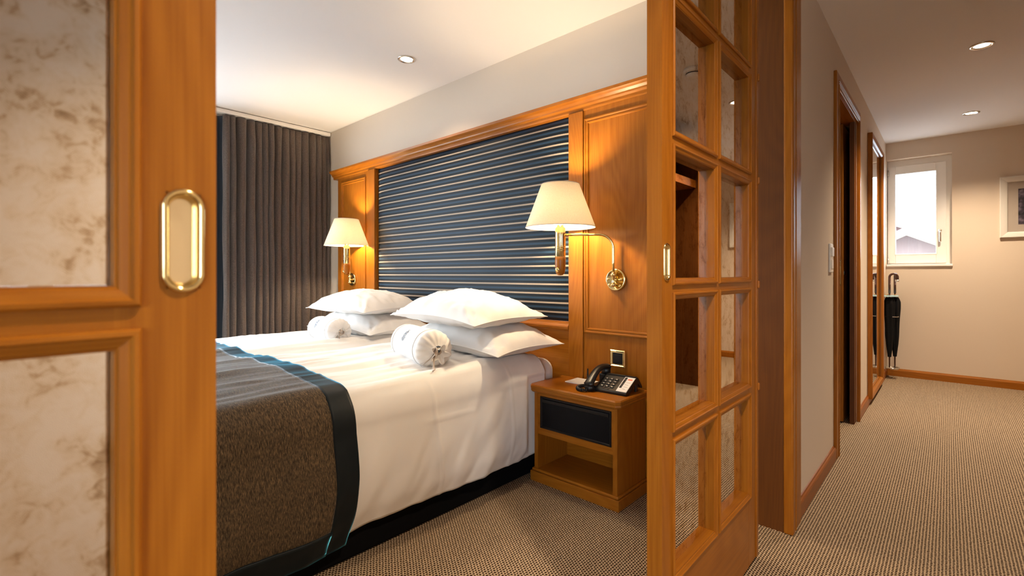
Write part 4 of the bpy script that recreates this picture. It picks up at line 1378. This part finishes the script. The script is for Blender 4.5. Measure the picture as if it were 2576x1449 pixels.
# umbrella holder fixed to the hall wall
ux, uy = HX + 0.004, 6.12
uh = thing('umbrella_holder', (ux, uy, 0.1), label='wall mounted umbrella holder with a teal glass shelf and metal drip dish', cat='umbrella stand')


def half_disc(r, z0, z1, n=28):
    vs = []
    for z in (z0, z1):
        vs += [(ux + r * math.sin(PI * k / n), uy + r * math.cos(PI * k / n), z) for k in range(n + 1)]
    m_ = n + 1
    fs = [tuple(range(m_)), tuple(range(m_, 2 * m_))] + [(i, (i + 1) % m_, m_ + (i + 1) % m_, m_ + i) for i in range(m_)]
    return B().add(vs, fs)


gs = half_disc(0.112, 0.826, 0.838).obj('glass_shelf', 'tealglass', uh)
for dx, dy in ((0.02, 0.07), (0.02, -0.07), (0.085, 0.0)):
    B().lathe([(0.006, 0.822), (0.006, 0.846), (0, 0.848)], (ux + dx, uy + dy, 0), 'Z', 12).obj('shelf_screw', 'brass', gs)
B().lathe([(0.0, 0.095), (0.050, 0.095), (0.056, 0.100), (0.060, 0.116), (0.056, 0.116), (0.052, 0.104), (0.0, 0.102)], (ux + 0.062, uy, 0), 'Z', 36).obj('drip_dish', 'steel', uh)
B().box((ux - 0.004, uy - 0.010, 0.09), (ux + 0.006, uy + 0.010, 0.84), 0.002).obj('wall_bar', 'steel', uh)
B().tube([(ux + 0.03 * 0 + 0.002, uy, 0.625), (ux + 0.015, uy - 0.05, 0.625), (ux + 0.06, uy - 0.066, 0.625), (ux + 0.10, uy - 0.05, 0.625), (ux + 0.112, uy, 0.625), (ux + 0.10, uy + 0.05, 0.625), (ux + 0.06, uy + 0.066, 0.625), (ux + 0.015, uy + 0.05, 0.625), (ux + 0.002, uy, 0.625)], 0.003, 8).obj('retaining_ring', 'steel', uh)


def umbrella(x, y, ang, label, dz=0.0):
    u = thing('umbrella', (x, y, 0.104), label=label, cat='umbrella', group='rolled umbrellas in the wall holder')
    n = 60

    def cl(a_, v):
        z = 0.22 + 0.60 * v
        base = 0.013 + 0.024 * smooth01(v * 1.8) + 0.004 * math.sin(v * 9)
        if v > 0.93: base *= 1 - 0.35 * (v - 0.93) / 0.07
        a = 2 * PI * a_
        r = base * (1 + 0.14 * math.sin(6 * a + 2.0 * v))
        return (x + r * math.cos(a), y + r * math.sin(a), z)
    B().grid(cl, 36, 24, wrap=True).obj('canopy', 'umb', u)
    B().lathe([(0.0, 0.104), (0.004, 0.106), (0.006, 0.13), (0.007, 0.22), (0.0075, 0.9)], (x, y, 0), 'Z', 14).obj('shaft', 'cane', u)
    B().lathe([(0.034, 0.628), (0.035, 0.632), (0.034, 0.640)], (x, y, 0), 'Z', 24, cap=False).obj('closing_strap', 'umb', u)
    pts = [(x, y, 0.86), (x, y, 1.02)]
    for k in range(13):
        a = PI * k / 12
        q = 0.032 * (1 - math.cos(a))
        pts.append((x + q * math.cos(ang), y + q * math.sin(ang), 1.02 + dz + 0.034 * math.sin(a)))
    pts.append((x + 0.064 * math.cos(ang), y + 0.064 * math.sin(ang), 0.978 + dz))
    B().tube(pts, 0.0105, 12).obj('crook_handle', 'cane', u)
    B().lathe([(0.0117, 0), (0.0117, 0.02)], (x + 0.064 * math.cos(ang), y + 0.064 * math.sin(ang), 0.976 + dz), 'Z', 14).obj('handle_cap', 'steel', u)
    return u


umbrella(ux + 0.042, uy - 0.036, math.radians(5), 'black rolled umbrella with broad brown crook handle beside the mirror frame')
umbrella(ux + 0.080, uy + 0.036, math.radians(-75), 'black rolled umbrella whose crook handle is seen edge on, away from the mirror frame')

# framed picture on the end wall
pc = thing('framed_picture', (0.66, YF, 1.39), label='dark garden print in a wide silver white frame on the end wall', cat='picture')
PX0, PX1, PZ0, PZ1 = 0.352, 0.95, 1.385, 1.945
B().frame(lambda u, v, h: (u, YF - h, v), PX0, PX1, PZ0, PZ1, [(0, 0), (0, 0.022), (0.006, 0.026), (0.030, 0.022), (0.046, 0.018), (0.052, 0.012), (0.052, 0.006)]).obj('frame', 'silver_frame', pc)
mt = B().box((PX0 + 0.05, YF - 0.007, PZ0 + 0.05), (PX1 - 0.05, YF - 0.001, PZ1 - 0.05)).obj('mount', 'mount', pc)
B().box((PX0 + 0.118, YF - 0.0085, PZ0 + 0.118), (PX1 - 0.118, YF - 0.0065, PZ1 - 0.118)).obj('print', 'picture', mt)
B().box((PX0 + 0.05, YF - 0.0125, PZ0 + 0.05), (PX1 - 0.05, YF - 0.0105, PZ1 - 0.05)).obj('picture_glass', 'glass', pc)
